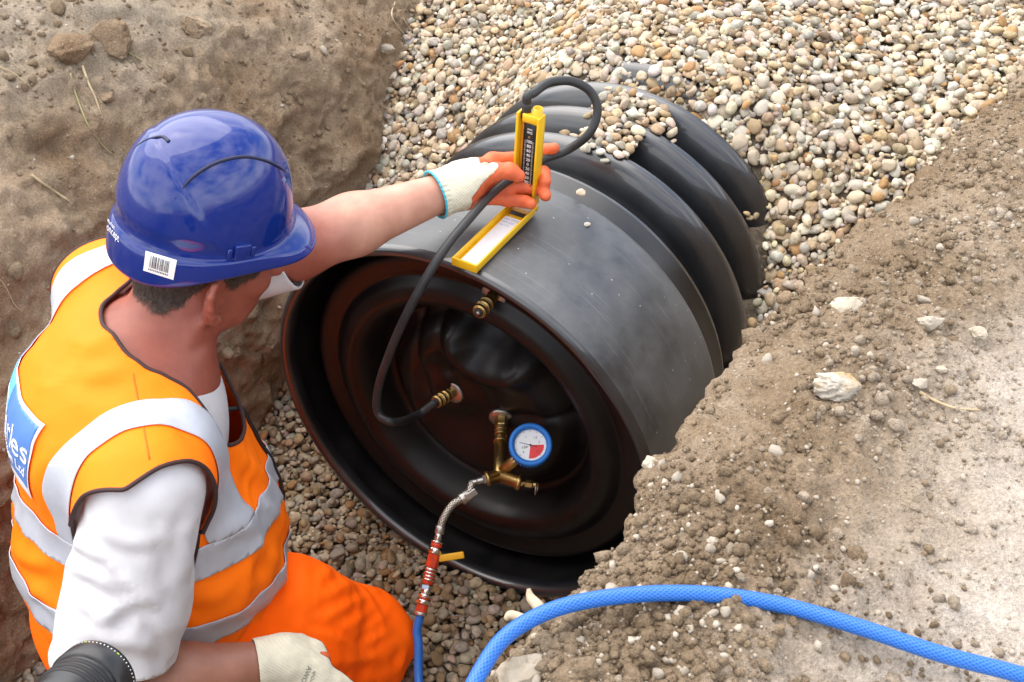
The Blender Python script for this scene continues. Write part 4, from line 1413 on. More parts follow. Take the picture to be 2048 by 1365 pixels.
def sdf_shirt(P):
    d = d_ell(P, SM * 0.72 + PV * 0.28 + TF * 0.01, TAX, (0.135, 0.180, 0.22))
    d = smin(d, d_ell(P, SM * 0.25 + PV * 0.75 + TF * 0.03, TAX, (0.145, 0.170, 0.17)), 0.06)
    d = smin(d, d_caps(P, NB - TU * 0.060, RS * 0.85 + NB * 0.15, 0.070, 0.060), 0.05)
    d = smin(d, d_caps(P, NB - TU * 0.060, LS * 0.85 + NB * 0.15, 0.070, 0.060), 0.05)
    d = smin(d, chain(P, [RS, RS * .5 + RE * .5, RE * 1.02 - RS * .02], [0.066, 0.074, 0.080], 0.02), 0.035)
    d = smin(d, chain(P, [LS, LS * .5 + LE * .5, LE * 1.15 - LS * .15], [0.064, 0.064, 0.062], 0.02), 0.035)
    return d
shaxis = norm(RS - LS)
def sdf_shirt_in(P):
    out = np.maximum((P - RS) @ shaxis, -((P - LS) @ shaxis))
    out = np.maximum(out, (P - LS) @ norm(LE - LS) - 0.05 - 6 * np.maximum(d_caps(P, LS, LE, 0.085, 0.085), 0))
    return smax(sdf_shirt(P), sdf_vest(P) + 0.017 - 0.25 * sstep(-0.035, 0.03, out), 0.01)
V, F = surface(sdf_shirt_in, LO, [0.06, 1.78, 1.12], 0.0062)
V = relax(V, F, 2, 0.5)
Nv = vnormals(V, F)
ud = norm(RE - RS)
onR = np.exp(-(np.linalg.norm(V - (RS * .45 + RE * .55), axis=1) / 0.19) ** 4)
V = V + Nv * (onR * wrinkle(V, norm(np.cross(ud, TF) + 0.9 * ud), 0.055, 0.0095, 7.7, 3.0))[:, None]
Nv = vnormals(V, F)
V = folds(V, Nv, [(((146, 1080), (180, 1096), (222, 1124)), .009, .0060), (((142, 1128), (190, 1150), (252, 1196)), .010, .0068), (((232, 1140), (280, 1180), (342, 1246)), .011, .0060),
                  (((190, 1246), (240, 1214), (306, 1192)), .010, .0060), (((160, 1262), (230, 1278), (335, 1300)), .011, .0060), (((330, 1062), (352, 1110), (352, 1180)), .010, .0060),
                  (((380, 1030), (366, 1090), (372, 1150)), .008, .0050), (((205, 1060), (262, 1082), (318, 1078)), .010, .0035), (((160, 1200), (200, 1230), (215, 1290)), .010, .0050), (((300, 1230), (330, 1262), (344, 1300)), .009, .0050)])
V = relax(V, F, 1, 0.25)
hr = 0.79 * np.linalg.norm(RE - RS); hl_ = 0.96 * np.linalg.norm(LE - LS); ul = norm(LE - LS)
nearR = np.linalg.norm(V - (RS * .3 + RE * .7), axis=1) < 0.20
nearL = np.linalg.norm(V - (LS * .1 + LE * .9), axis=1) < 0.22
hem = V - RS
fR = np.where(nearR, hr + 0.012 * np.sin(V[:, 0] * 30) - hem @ ud, 1.0)
fL = np.where(nearL, hl_ - (V - LS) @ ul, 1.0)
NKA = norm(H(-0.03, 0, -0.05) - NB)
qn = V - (NB + TF * 0.005); rn = np.linalg.norm(qn - np.outer(qn @ NKA, NKA), axis=1)
fN = rn - (0.106 - 0.028 * sstep(-0.02, 0.05, (qn - np.outer(qn @ NKA, NKA)) @ TF)) * sstep(-0.16, -0.07, qn @ NKA) ** 0.5
fH = (V - PV) @ TU + 0.05
V2, F2, _ = clip(V, F, np.minimum(np.minimum(fR, fL), np.minimum(fN, fH)))
shirt = shell(obj("t_shirt", V2, F2, M['cotton'], person), 0.0022)
hemV = []
for L in boundary_loops(F2):
    Pl_ = smooth_loop(V2[L], 3)
    if len(L) > 20:
        v, f, _ = tube(np.concatenate([Pl_, Pl_[:1]]), 0.0020, 6, False)
        obj("hem", v, f, M['cotton'], shirt)
# seam where the near sleeve is set in
V4, F4, _ = clip(V2, F2, np.where(np.linalg.norm(V2 - RS, axis=1) < 0.2, (V2 - RS) @ norm(ud - 0.25 * TF) - 0.050, -1.0))
for L in boundary_loops(F4):
    Q = V4[L]
    if len(L) > 20 and abs(((Q - RS) @ norm(ud - 0.25 * TF)).mean() - 0.050) < 0.006:
        Q = smooth_loop(Q, 2); v, f, _ = tube(np.concatenate([Q, Q[:1]]), 0.0032, 6, False); obj("seam", v, f, M['cotton'], shirt)
# ------------------------------------------------------------------ vest
V, F = surface(sdf_vest, [-1.05, 0.70, 0.12], [0.06, 1.78, 1.12], 0.0072)
V = relax(V, F, 4, 0.5)
Nv = vnormals(V, F)
q = V - PV
zc = q @ TU; fc = (V - SM) @ TF; lc = (V - SM) @ TL
low = sstep(0.36, 0.12, zc)
dispv = wrinkle(V, norm(TU + 0.5 * TF * 0 - 0.4 * TL), 0.070, 0.0125, 1.3, 3.5) * (0.25 + 0.75 * low)
dispv = dispv + wrinkle(V, norm(0.9 * TF + 0.5 * TU), 0.05, 0.006, 4.9, 3.0) * sstep(0.05, 0.15, fc) * sstep(0.42, 0.2, zc)
dispv = dispv + 0.006 * perlin(V * 5.5 + 3) 
V = V + Nv * dispv[:, None]
Nv = vnormals(V, F)
V = folds(V, Nv, [(((398, 1236), (470, 1200), (552, 1146)), .016, .0090), (((372, 1200), (430, 1186), (486, 1150)), .013, .0070), (((450, 1240), (520, 1206), (566, 1160)), .012, .0070),
                  (((130, 680), (180, 690), (240, 672)), .016, .0060), (((150, 730), (200, 742), (262, 730)), .014, .0050), (((352, 800), (400, 850), (440, 910)), .012, .0045), (((480, 900), (510, 950), (530, 1010)), .010, .0060),
                  (((20, 1090), (60, 1120), (110, 1130)), .012, .0070), (((60, 1180), (90, 1190), (128, 1230)), .010, .0070), (((100, 900), (80, 950), (90, 1010)), .012, .0050), (((420, 1090), (460, 1060), (520, 1045)), .012, .0050)])
V = relax(V, F, 1, 0.35)
zc = (V - PV) @ TU; fc = (V - SM) @ TF; lc = (V - SM) @ TL
shax = norm(RS - LS)
# cut-outs: neck, arm holes, hem, open front
qn = V - (NB + TF * 0.012)
an = qn @ NKA; rv = qn - np.outer(an, NKA)
rn = np.linalg.norm(rv, axis=1); vf = rv @ TF
neck_r = 0.104 + 0.03 * sstep(0.0, 0.09, vf)
fN = rn - neck_r * sstep(-0.175, -0.055, an) ** 0.7
gap = -0.022 + 0.095 * sstep(0.36, 0.47, zc)            # the front edges part towards the neck
fV = np.ones(len(V))
def armhole(side, S):
    r = ((V - S) @ shax) * (1 if side < 0 else -1)      # outward along the shoulder line
    up = (V - S) @ TU
    return r, up
rR, uR = armhole(-1, RS); rL, uL = armhole(1, LS)
fR_ = (V - RS) @ TF; fL_ = (V - LS) @ TF
cutR = 0.046 - np.where(fR_ > -0.03, 0.38, 0.60) * np.abs(fR_ + 0.03) + 0.10 * np.minimum(uR, 0); cutL = 0.046 - 0.3 * np.abs(fL_) + 0.12 * np.minimum(uL, 0)
inR = 1 - np.hypot((fR_ + 0.012) / np.where(fR_ > -0.012, 0.098, 0.125), (uR + 0.005) / 0.120); inL = 1 - np.hypot(fL_ / 0.105, (uL + 0.01) / 0.12)
fAR = np.where(uR > -0.25, smax(cutR - rR, -0.12 * inR, 0.02), 1.0)
fAL = np.where(uL > -0.25, np.maximum(cutL - rL, -0.12 * inL), 1.0)
hemz = -0.055 + 0.05 * sstep(0.02, 0.2, fc)
fH = zc - hemz
def d_seg(a, b):
    ab = b - a; h = np.clip(((V - a) @ ab) / (ab @ ab), 0, 1)
    return np.linalg.norm(V - a - h[:, None] * ab, axis=1)
fArm = np.minimum(d_seg(RS + (RE - RS) * .36, RE) - 0.098, d_seg(LS + (LE - LS) * .40, LE) - 0.092)
keep = np.minimum.reduce([fN, fV, fAR, fAL, fH, fArm])
ex0 = [zc, fc, lc, np.where(np.ones(len(V), bool), 0.0, 0.0), Nv]
Nv = vnormals(V, F)
V2, F2, ex = clip(V, F, keep, [zc, fc, lc, Nv])
vest = shell(obj("vest", V2, F2, M['hivis_vest'], person), 0.0022, 0.0)
vz, vfc, vlc, vN = ex
edges = []
for L in boundary_loops(F2):
    if len(L) < 25: continue
    Pl_ = smooth_loop(V2[L], 5)
    v, f, _ = tube(np.concatenate([Pl_, Pl_[:1]]), 0.0031, 8, False)
    obj("edge_binding", v, f, M['binding'], vest)

def vest_band(f_list, off=0.0028, name="reflective_band", m=None):
    Vb, Fb, exb = V2 + vN * off, F2, list(f_list)
    while exb:
        f = exb.pop(0)
        Vb, Fb, exb = clip(Vb, Fb, f, exb)
        if len(Fb) == 0: return None
    o = obj(name, Vb, Fb, m or M['tape'], vest)
    return shell(o, 0.0012)
ZU, ZL = 0.225, 0.095                       # heights of the two hoops
hw = 0.026
for zz in (ZU, ZL):
    h_ = vz - zz + 0.10 * vfc
    vest_band([h_ + hw, hw - h_])
for s in (-1, 1):
    x = s * vlc - 0.168
    vest_band([x + hw, hw - x, vz - ZU + 0.10 * vfc - hw])
# ------------------------------------------------------------------ ray helper on built surfaces
# ------------------------------------------------------------------ company panel on the back of the vest
vest_V, vest_F, vest_N = V2, F2, vN
vest_tree = bvh(vest_V, vest_F)
M['panel_white'] = mat("panel_white", (0.80, 0.80, 0.82), 0.45)
M['panel_blue'] = mat("panel_blue", (0.10, 0.24, 0.62), 0.45)
M['panel_sky'] = mat("panel_sky_blue", (0.16, 0.55, 0.80), 0.45)
back = np.where(vfc < 0.0, 1.0, -1.0)
PX0, PX1, PZ0, PZ1 = -0.105, 0.170, 0.315, 0.420
def region(x0, x1, z0, z1, off, m, name, par):
    Vb, Fb, e = vest_V + vest_N * off, vest_F, [vlc - x0, x1 - vlc, vz - z0, z1 - vz]
    bk = back
    e.append(bk)
    while e:
        f = e.pop(0)
        Vb, Fb, e = clip(Vb, Fb, f, e)
    return shell(obj(name, Vb, Fb, m, par), 0.0004)
panel = region(PX0, PX1, PZ0 - 0.012, PZ1, 0.0036, M['panel_white'], "back_panel", vest)
region(PX0 + .005, PX1 - .005, PZ0 + 0.004, PZ1 - .005, 0.0044, M['panel_blue'], "blue_field", panel)
region(0.005, PX1 - .005, PZ0 + 0.030, PZ1 - .005, 0.0050, M['panel_sky'], "blue_field", panel)
def wrap_back(x0, z0):
    def w(Vt):
        out = []
        for v in Vt:
            o_ = SM - TF * 0.6 - TL * (v[0] + x0) * 1.0
            o_ = o_ + TU * ((PV - o_) @ TU + z0 + v[1])
            h = vest_tree.ray_cast(Vector(o_), Vector(TF))
            p = np.array(h[0]) if h[0] is not None else o_ + TF * 0.5
            out.append(p - TF * (0.0062 + v[2]))
        return np.array(out)
    return w
M['white_print'] = mat("white_print", (0.82, 0.82, 0.84), 0.5)
text_mesh("lettering", "Peter", 0.048, None, None, None, M['white_print'], panel, wrap=wrap_back(-0.160, PZ0 + 0.048))
text_mesh("lettering", "Charles", 0.052, None, None, None, M['white_print'], panel, wrap=wrap_back(-0.060, PZ0 + 0.040))
text_mesh("lettering", "Construction Ltd", 0.0215, None, None, None, M['white_print'], panel, wrap=wrap_back(-0.055, PZ0 + 0.018))

# shoulder seam from the neck to the point of the arm hole
M['seam'] = mat("orange_seam_fold", (0.75, 0.15, 0.004), 0.8)
sm_ = [hit(vest_tree, 266 + 33 * q, 748 + 172 * q) for q in np.linspace(0, 1, 14)]
sm_ = np.array([a + n * 0.0012 * (1 if n @ (EYE - a) > 0 else -1) for a, n in sm_ if a is not None])
if len(sm_) > 3:
    V, F, _ = tube(sm_, 0.0011, 6); obj("seam", V, F, M['seam'], vest)
# zip down the front edge and cord
M['zip'] = mat("black_zip", (0.02, 0.02, 0.022), 0.5)
zp = []
for zz in np.linspace(0.40, -0.03, 36):
    o_ = SM + TF * 0.6 + TL * -(0.006 + 0.055 * float(sstep(0.36, 0.47, zz)))
    o_ = o_ + TU * ((PV - o_) @ TU + zz)
    h = vest_tree.ray_cast(Vector(o_), Vector(-TF))
    if h[0] is not None: zp.append(np.array(h[0]) + TF * 0.004)
if len(zp) > 4:
    V, F, _ = tube(smooth_loop(np.array(zp), 0), 0.0035, 8); obj("zip", V, F, M['zip'], vest)
    zq = zp[-3]
    V, F, _ = tube(catmull([zq, zq + TF * .012 - TU * .03, zq + TF * .006 - TU * .06 - TL * .01], 8), 0.0022, 8); obj("zip_pull", V, F, M['zip'], vest)

# ------------------------------------------------------------------ hair
M['hair'] = mat("dark_hair", (0.030, 0.018, 0.013), 0.7, color2=(0.085, 0.055, 0.040), vscale=160, bump=0.5, bscale=500, bdist=0.001)
def sdf_scalp(P): return sdf_head_plain(P) - 0.0015
def sdf_head_plain(P):
    d = d_ell(P, H(-0.012, 0, 0.035), HAX, (0.098, 0.077, 0.092))
    d = smin(d, d_ell(P, H(0.030, 0, -0.035), HAX, (0.066, 0.060, 0.085)), 0.035)
    nk = d_caps(P, NB - TU * 0.02, H(-0.030, 0, -0.050), 0.066, 0.058)
    return smin(d, nk, 0.035)
V, F = surface(sdf_scalp, HC - 0.22, HC + 0.20, 0.005)
V = relax(V, F, 2)
loc = (V - HC) @ HAX.T
low_edge = -0.050 + 0.050 * sstep(-0.070, -0.010, loc[:, 0]) + 0.05 * sstep(0.045, 0.085, loc[:, 0]) + 0.008 * perlin(V * 70) - 0.012 * np.exp(-((loc[:, 0] - .022) / .008) ** 2)
side = sstep(0.0, 0.06, loc[:, 0])
f = loc[:, 2] - low_edge
V3, F3, _ = clip(V, F, f)
hair = obj("hair", V3, F3, M['hair'], person)
# strands combed down over its lower part
Nh = vnormals(V3, F3)
loc3 = (V3 - HC) @ HAX.T
cand = np.where((loc3[:, 2] < 0.05))[0]
sel = rng.choice(cand, 9000)
root = V3[sel] + Nh[sel] * 0.0005
down = -HU * 1.0 - HF * 0.30 + rng.normal(size=(len(sel), 3)) * 0.30
down = down - (np.sum(down * Nh[sel], 1)[:, None]) * Nh[sel]
down /= np.linalg.norm(down, axis=1)[:, None]
ln = rng.uniform(0.006, 0.019, len(sel))
sd_ = np.cross(down, Nh[sel])
w_ = 0.00035
a0 = root + sd_ * w_; a1 = root - sd_ * w_
m0 = root + down * (ln * .5)[:, None] + Nh[sel] * 0.0022
tp = root + down * ln[:, None] + Nh[sel] * 0.0012
b0, b1 = m0 + sd_ * w_ * .9, m0 - sd_ * w_ * .9
VV = np.stack([a0, a1, b1, b0, tp], 1).reshape(-1, 3)
k = np.arange(len(sel))[:, None] * 5
FF = np.concatenate([k + [0, 1, 2], k + [0, 2, 3], k + [3, 2, 4]]).reshape(-1, 3)
o = obj("hair_strands", VV, FF, M['hair'], hair); tag(o, kind='stuff')

# ------------------------------------------------------------------ hard hat
M['hat'] = mat("blue_helmet_plastic", (0.006, 0.024, 0.19), 0.09, spec=0.6, coat=0.15, bump=0.03, bscale=12, bdist=0.002)
M['hat_in'] = mat("helmet_lining", (0.03, 0.03, 0.04), 0.7)
hat = tag(empty("hard_hat", H(0, 0, 0.03)), "glossy blue hard hat with short peak worn by the kneeling worker", "helmet")
nT, A_, B_, ZR, HH = 144, 0.117, 0.102, 0.012, 0.143
TH = np.linspace(0, 2 * PI, nT, endpoint=False)
OX = -0.004
HATT = math.radians(2.5)                     # worn slightly nose down
def hatp(x, y, z):
    c_, s_ = math.cos(HATT), math.sin(HATT)
    x2, z2 = x * c_ - (z) * s_, x * s_ + z * c_
    return H(-0.003, 0, 0.050) + np.multiply.outer(x2 + OX, HF) + np.multiply.outer(y, HL) + np.multiply.outer(z2, HU)
def dome_xyz(th, ps):
    """ps: 0 at the crown, 1 at the rim."""
    ro = np.sin(ps * PI / 2) ** 0.86
    zz = ZR + HH * np.cos(ps * PI / 2) ** 0.92
    return A_ * np.cos(th) * ro, B_ * np.sin(th) * ro, zz
rows = []
PS = np.concatenate([[0.002], np.linspace(0.03, 1.0, 60)])
for ps in PS:
    x, y, z = dome_xyz(TH, ps)
    # raised middle panel that ends on a slanting line behind the sides
    e = sstep(-0.004, 0.004, x - (-0.095 + 0.62 * (0.16 - z)) ) 
    rear = (1 - e) * sstep(0.985, 0.9, ps)
    cre = np.exp(-((np.abs(y) - 0.0) / 0.030) ** 4) * sstep(0.05, 0.2, ps) * sstep(0.95, 0.6, ps) * sstep(-0.02, 0.03, x)
    g = 1 + 0.030 * rear + 0.018 * cre
    rows.append(hatp(x * g, y * g, ZR + (z - ZR) * (1 + 0.012 * rear + 0.01 * cre)))
def wrapa(a): return (a + PI) % (2 * PI) - PI
fr_ = np.exp(-(np.abs(wrapa(TH)) / 0.95) ** 4)           # peak
bk_ = np.exp(-(np.abs(wrapa(TH - PI)) / 1.25) ** 4)      # tall rear band
led = 0.008 + 0.027 * fr_
skd = 0.026 + 0.026 * bk_ - 0.014 * fr_
zp_ = -0.016 * fr_ - 0.010 * bk_
nx, ny = np.cos(TH) / A_, np.sin(TH) / B_
nn = np.hypot(nx, ny); nx, ny = nx / nn, ny / nn
bx, by = A_ * np.cos(TH), B_ * np.sin(TH)
def ring(out, z): rows.append(hatp(bx + nx * out, by + ny * out, z))
ring(0.0015, ZR - 0.004 + 0 * TH)
for q in (0.25, 0.5, 0.8): ring(led * q, ZR - 0.006 + zp_ * q ** 1.3)
ring(led * 0.96, ZR - 0.0065 + zp_); ring(led * 1.0 + .001, ZR - 0.010 + zp_)
ring(led * 1.0 + 0.003, ZR - skd * 0.6 + zp_ - .003); ring(led * 1.0 + 0.004, ZR - skd + zp_)
ring(led * 1.0 + 0.002, ZR - skd - 0.002 + zp_); ring(led * 0.9 - 0.002, ZR - skd * .96 + zp_)
ring(led * 0.2 - 0.004 * 0, ZR - skd * 0.6 + zp_ * .4)
ring(-0.004 + 0 * TH, ZR - 0.002 + 0 * TH)
for ps in (0.9, 0.7, 0.4, 0.1):
    x, y, z = dome_xyz(TH, ps); rows.append(hatp(x * .965, y * .965, z - 0.005))
G = np.array(rows); nr = len(G)
V = G.reshape(-1, 3)
idx = np.arange(nr * nT).reshape(nr, nT)
F = np.stack([idx[:-1], idx[1:], np.roll(idx[1:], -1, 1), np.roll(idx[:-1], -1, 1)], -1).reshape(-1, 4)
FL = [tuple(f) for f in F.tolist()] + [tuple(range(nT))]
shell_o = obj("shell", V, FL, M['hat'], hat)
sb = shell_o.modifiers.new("smooth", 'SUBSURF'); sb.levels = 1; sb.render_levels = 1
hat_tree = bvh(V, FL)
def on_hat(px_list, lift):
    out = []
    for p in px_list:
        a, n = hit(hat_tree, *p)
        if a is not None: out.append(a + n * lift * (1 if n @ (EYE - a) > 0 else -1))
    return np.array(out)
M['slot'] = mat("helmet_slot", (0.005, 0.008, 0.045), 0.5)
sl = catmull(on_hat([(350, 398), (378, 362), (412, 336), (450, 320), (492, 314), (532, 322), (560, 336), (580, 352)], -0.0004), 8)
V, F, _ = tube(sl, np.concatenate([np.linspace(.0008, .0021, 10), np.full(len(sl) - 20, .0026), np.linspace(.0025, .0008, 10)]), 8); obj("vent_slot", V, F, M['slot'], hat)
sl = catmull(on_hat([(268, 298), (285, 284), (305, 276), (325, 274), (338, 284)], -0.0004), 8)
V, F, _ = tube(sl, np.linspace(.0008, .0028, len(sl)), 8); obj("rear_vent", V, F, M['slot'], hat)
# accessory clip on the visible side
cpt, cn = hit(hat_tree, 482, 508)
if cpt is not None:
    cn = norm(cn if cn @ (EYE - cpt) > 0 else -cn); cn = norm(cn - (cn @ HU) * HU * 0.8)
    tx = norm(np.cross(HU, cn)); uz = np.cross(cn, tx)
    v, f = box(cpt + cn * 0.001 + uz * .002, tx, uz, cn, .011, .014, .0045, .0016, 2); obj("accessory_clip", v, f, M['hat'], hat)
    for sgn in (-1, 1):
        v, f = box(cpt + tx * sgn * .0165 + cn * .0005 - uz * .001, tx, uz, cn, .0035, .011, .0022, .001, 1); obj("clip_slot", v, f, M['hat'], hat)
M['sticker'] = mat("white_sticker", (0.82, 0.82, 0.82), 0.4)
def decal(tree, corners, nu, nv, lift):
    (x0, y0), (x1, y1), (x2, y2), (x3, y3) = corners          # tl, tr, br, bl
    P = []
    for j in range(nv + 1):
        for i in range(nu + 1):
            u, v = i / nu, j / nv
            px = (1 - v) * ((1 - u) * x0 + u * x1) + v * ((1 - u) * x3 + u * x2)
            py = (1 - v) * ((1 - u) * y0 + u * y1) + v * ((1 - u) * y3 + u * y2)
            a, n = hit(tree, px, py)
            if a is None: a, n = P[-1], np.zeros(3)
            else: n = n * (1 if n @ (EYE - a) > 0 else -1)
            P.append(a + n * lift)
    F = [(j * (nu + 1) + i, (j + 1) * (nu + 1) + i, (j + 1) * (nu + 1) + i + 1, j * (nu + 1) + i + 1) for j in range(nv) for i in range(nu)]
    return np.array(P), F
SC = [(292, 502), (354, 521), (347, 560), (287, 541)]
V, F = decal(hat_tree, SC, 8, 5, 0.0008)
stick = obj("barcode_sticker", V, F, M['sticker'], hat)
def sub(c, u0, u1, v0, v1):
    c = np.array(c, float)
    g = lambda u, v: tuple((1 - v) * ((1 - u) * c[0] + u * c[1]) + v * ((1 - u) * c[3] + u * c[2]))
    return [g(u0, v0), g(u1, v0), g(u1, v1), g(u0, v1)]
x = 0.17; r2 = random.Random(4)
while x < 0.80:
    w = r2.choice([.012, .012, .022, .034])
    V, F = decal(hat_tree, sub(SC, x, x + w, 0.16, 0.74), 1, 4, 0.0012); obj("bar", V, F, M['ink'], stick, False)
    x += w + r2.choice([.014, .02, .034])
for q in range(12):
    V, F = decal(hat_tree, sub(SC, .16 + q * .055, .16 + q * .055 + .03, 0.80, 0.88), 1, 1, 0.0012); obj("digit", V, F, M['ink'], stick, False)
def wrap_px(tree, O, ex, ey, lift):
    """Bend flat lettering onto a surface: x along ex, y along ey (photo pixels per metre)."""
    O, ex, ey = np.array(O, float), np.array(ex, float), np.array(ey, float)
    def w(Vt):
        out = []
        for v in Vt:
            p = O + ex * v[0] + ey * v[1]
            a, n = hit(tree, *p)
            if a is None: a, n = out[-1] if out else U(*p, 1.5), np.zeros(3)
            n = n * (1 if n @ (EYE - a) > 0 else -1)
            out.append(a + n * (lift + max(v[2], 0)))
        return np.array(out)
    return w
text_mesh("lettering", "Concept", 1.0, None, None, None, M['white_print'], hat, wrap=wrap_px(hat_tree, (208, 452), (8.6, 9.4), (2.0, -21), 0.0008), ext=0.0)
text_mesh("lettering", "centurion", 0.62, None, None, None, M['white_print'], hat, wrap=wrap_px(hat_tree, (211, 437), (7.6, 9.6), (2.0, -20), 0.0008), ext=0.0)

# ------------------------------------------------------------------ pressure tester (manometer) held on the pipe
M['yellow'] = mat("yellow_plastic", (0.86, 0.52, 0.012), 0.38, color2=(0.80, 0.46, 0.010), vscale=30)
M['amber'] = mat("amber_inner_plastic", (0.72, 0.30, 0.02), 0.4)
M['scale'] = mat("black_scale", (0.012, 0.012, 0.015), 0.35)
hin = on_cyl(1050, 408, PR + 0.012)
mano = tag(empty("pressure_tester", hin), "yellow folding pressure tester with black scale held upright on the pipe, lid open", "gauge")
BD = norm(UPV + 0.045 * LV + 0.02 * DV)                 # up the case
FN = norm(-DV - (-DV @ BD) * BD); SX = np.cross(BD, FN)  # front, and across (its right)
if SX @ LV < 0: SX = -SX
CL, CW, CD = 0.166, 0.021, 0.0105                       # length, half width, half depth
def C(x, y, z): return hin + SX * x + BD * y + FN * z
case = empty("case", hin, mano)
v, f = box(C(0, CL / 2 + .004, -CD + .0015), SX, BD, FN, CW, CL / 2, .0018, .0008, 1); obj("back_plate", v, f, M['yellow'], case)
for sg in (-1, 1):
    v, f = box(C(sg * (CW - .0022), CL / 2 + .004, 0), SX, BD, FN, .0022, CL / 2, CD, .0010, 2); obj("side_rail", v, f, M['yellow'], case)
v, f = box(C(0.0, .010, -.001), SX, BD, FN, CW - .003, .006, CD - .002, .0012, 1); obj("foot_block", v, f, M['yellow'], case)
v, f = box(C(0.004, CL - .003, -.0005), SX, BD, FN, CW - .006, .007, CD - .001, .0012, 1); obj("head_block", v, f, M['yellow'], case)
v, f = box(C(0, CL / 2 + .002, -.0035), SX, BD, FN, CW - .0044, CL / 2 - .012, .0022, .0006, 1); obj("tray", v, f, M['amber'], case)
v, f = box(C(.0005, CL / 2 + .0035, -.0002), SX, BD, FN, .0112, CL / 2 - .016, .0010, .0006, 1); panel_o = obj("scale_panel", v, f, M['scale'], mano)
M['clear'] = bpy.data.materials.new("clear_tube"); M['clear'].use_nodes = True
_b = M['clear'].node_tree.nodes["Principled BSDF"]; _b.inputs['Transmission Weight'].default_value = 1.0; _b.inputs['Roughness'].default_value = 0.05; _b.inputs['IOR'].default_value = 1.2
for sg in (-1, 1):
    V, F, _ = tube(np.array([C(sg * .0085 + .0005, .022 + q * (CL - .048), .0022) for q in np.linspace(0, 1, 6)]), .0020, 10); obj("tube", V, F, M['clear'], mano)
nums = ["100", "80", "60", "40", "20", "0", "20", "40", "60", "80", "100"]
y0 = CL - .046; dy = (CL - .082) / 10
for i, s_ in enumerate(nums):
    text_mesh("scale_number", s_, 0.0075, C(.0005, y0 - i * dy - .003, .0012), SX, BD, M['white_print'], panel_o, ext=0.0001, align='CENTER', bold=0.0001)
for i in range(51):
    yy = y0 - i * dy / 5
    for sg in (-1, 1):
        L_ = .0016 if i % 5 == 0 else .0009
        v, f = box(C(sg * .0072 + .0005, yy, .0013), SX, BD, FN, L_, .00028, .0002)
        if i == 0 and sg == -1: tk = []
        tk.append((v, f))
V, F = join(*tk); o = obj("graduation_marks", V, F, M['white_print'], panel_o, False); tag(o, kind='stuff')
for i, s_ in enumerate(("mm", "WG")):
    text_mesh("scale_letter", s_, 0.0058, C(.0005, CL - .026 - i * .0062, .0012), SX, BD, M['white_print'], panel_o, ext=0.0001, align='CENTER', bold=0.0001)
for yy in (CL - .0385, .0225):
    V, F = lathe([(.0021, 0), (.0021, .0012), (.0012, .0018)], C(.0005, yy, .0008), FN, 14); obj("screw", V, F, M['brass'], panel_o)
V, F = lathe([(.0078, -.012), (.0078, .010), (.0060, .010), (.0060, -.004)], C(.0105, CL + .006, -.002), BD, 28, cap=False); obj("filler_port", V, F, M['yellow'], case)
V, F = lathe([(.0078, -.012), (.0078, .008), (.0070, .018)], C(-.0095, CL + .004, -.002), BD, 22); obj("hose_barb", V, F, M['ink'], mano)
# lid lying open along the pipe
LDv = norm(-DV + 0.0 * UPV); LN = UPV
lid = empty("lid", hin, mano)
def Lp(x, y, z): return hin + LV * x + LDv * y + LN * (z - .012 + .0015)
LL = 0.188
v, f = box(Lp(0, LL / 2 + .006, .0018), LV, LDv, LN, CW + .0015, LL / 2, .0016, .0006, 1); obj("lid_base", v, f, M['yellow'], lid)
for sg in (-1, 1):
    v, f = box(Lp(sg * (CW + .0005), LL / 2 + .006, .007), LV, LDv, LN, .0016, LL / 2, .0065, .0010, 2); obj("lid_side", v, f, M['yellow'], lid)
v, f = box(Lp(0, LL + .005, .0072), LV, LDv, LN, CW + .002, .0018, .0078, .0012, 2); obj("lid_end", v, f, M['yellow'], lid)
v, f = box(Lp(0, .024, .0036), LV, LDv, LN, .0145, .0055, .0004); obj("slot", v, f, M['ink'], lid, False)
v, f = box(Lp(0, .112, .0037), LV, LDv, LN, .0150, .074, .0003); lab = obj("label", v, f, M['panel_white'], lid, False)
M['blue_print'] = mat("faint_blue_print", (0.35, 0.48, 0.68), 0.5)
for i, (s_, sz) in enumerate((("AIR TEST", .0065), ("GAUGE", .0065), ("mm WG", .005))):
    text_mesh("lettering", s_, sz, Lp(-.0125, .048 + .0085 * i, .0043), LV, -LDv, M['blue_print'], lab, ext=0.0001)
V, F = lathe([(.0052, -CW - .003), (.0052, CW + .003)], Lp(0, .002, .0105), LV, 18); obj("hinge", V, F, M['yellow'], mano)

# black rubber hose from the tester to the middle port
M['rubber'] = mat("black_rubber_hose", (0.016, 0.017, 0.019), 0.42, color2=(0.030, 0.030, 0.032), vscale=40, rvar=0.15, bump=0.1, bscale=200)
tb = C(-.0095, CL + .018, -.002)
kt = pix(tb)[2]
kb = pix(C(0, .075, -CD - .018))[2]
km = pix(e_mid)[2]
hp = [tb, tb + BD * 0.012, U(1068, 186, kt + .004), U(1098, 166, kt + .02), U(1142, 163, kt + .04), U(1180, 183, kt + .055), U(1195, 222, kt + .065), U(1178, 268, kt + .075), U(1132, 302, kb + .015),
      U(1085, 320, kb + .004), U(1040, 346, kb - .002), U(990, 382, kb - .030), U(935, 442, 1.715), U(885, 505, 1.690), U(845, 570, 1.70), U(808, 640, 1.735), U(778, 710, 1.79), U(757, 775, 1.85), U(756, 825, 1.875),
      U(788, 845, 1.875), U(832, 832, km - .004), e_mid - n_mid * 0.002]
hp = catmull(hp, 10)
rh = np.full(len(hp), 0.0073); rh[-14:] = np.linspace(0.0073, 0.0080, 14)
V, F, uv = tube(hp, rh, 18)
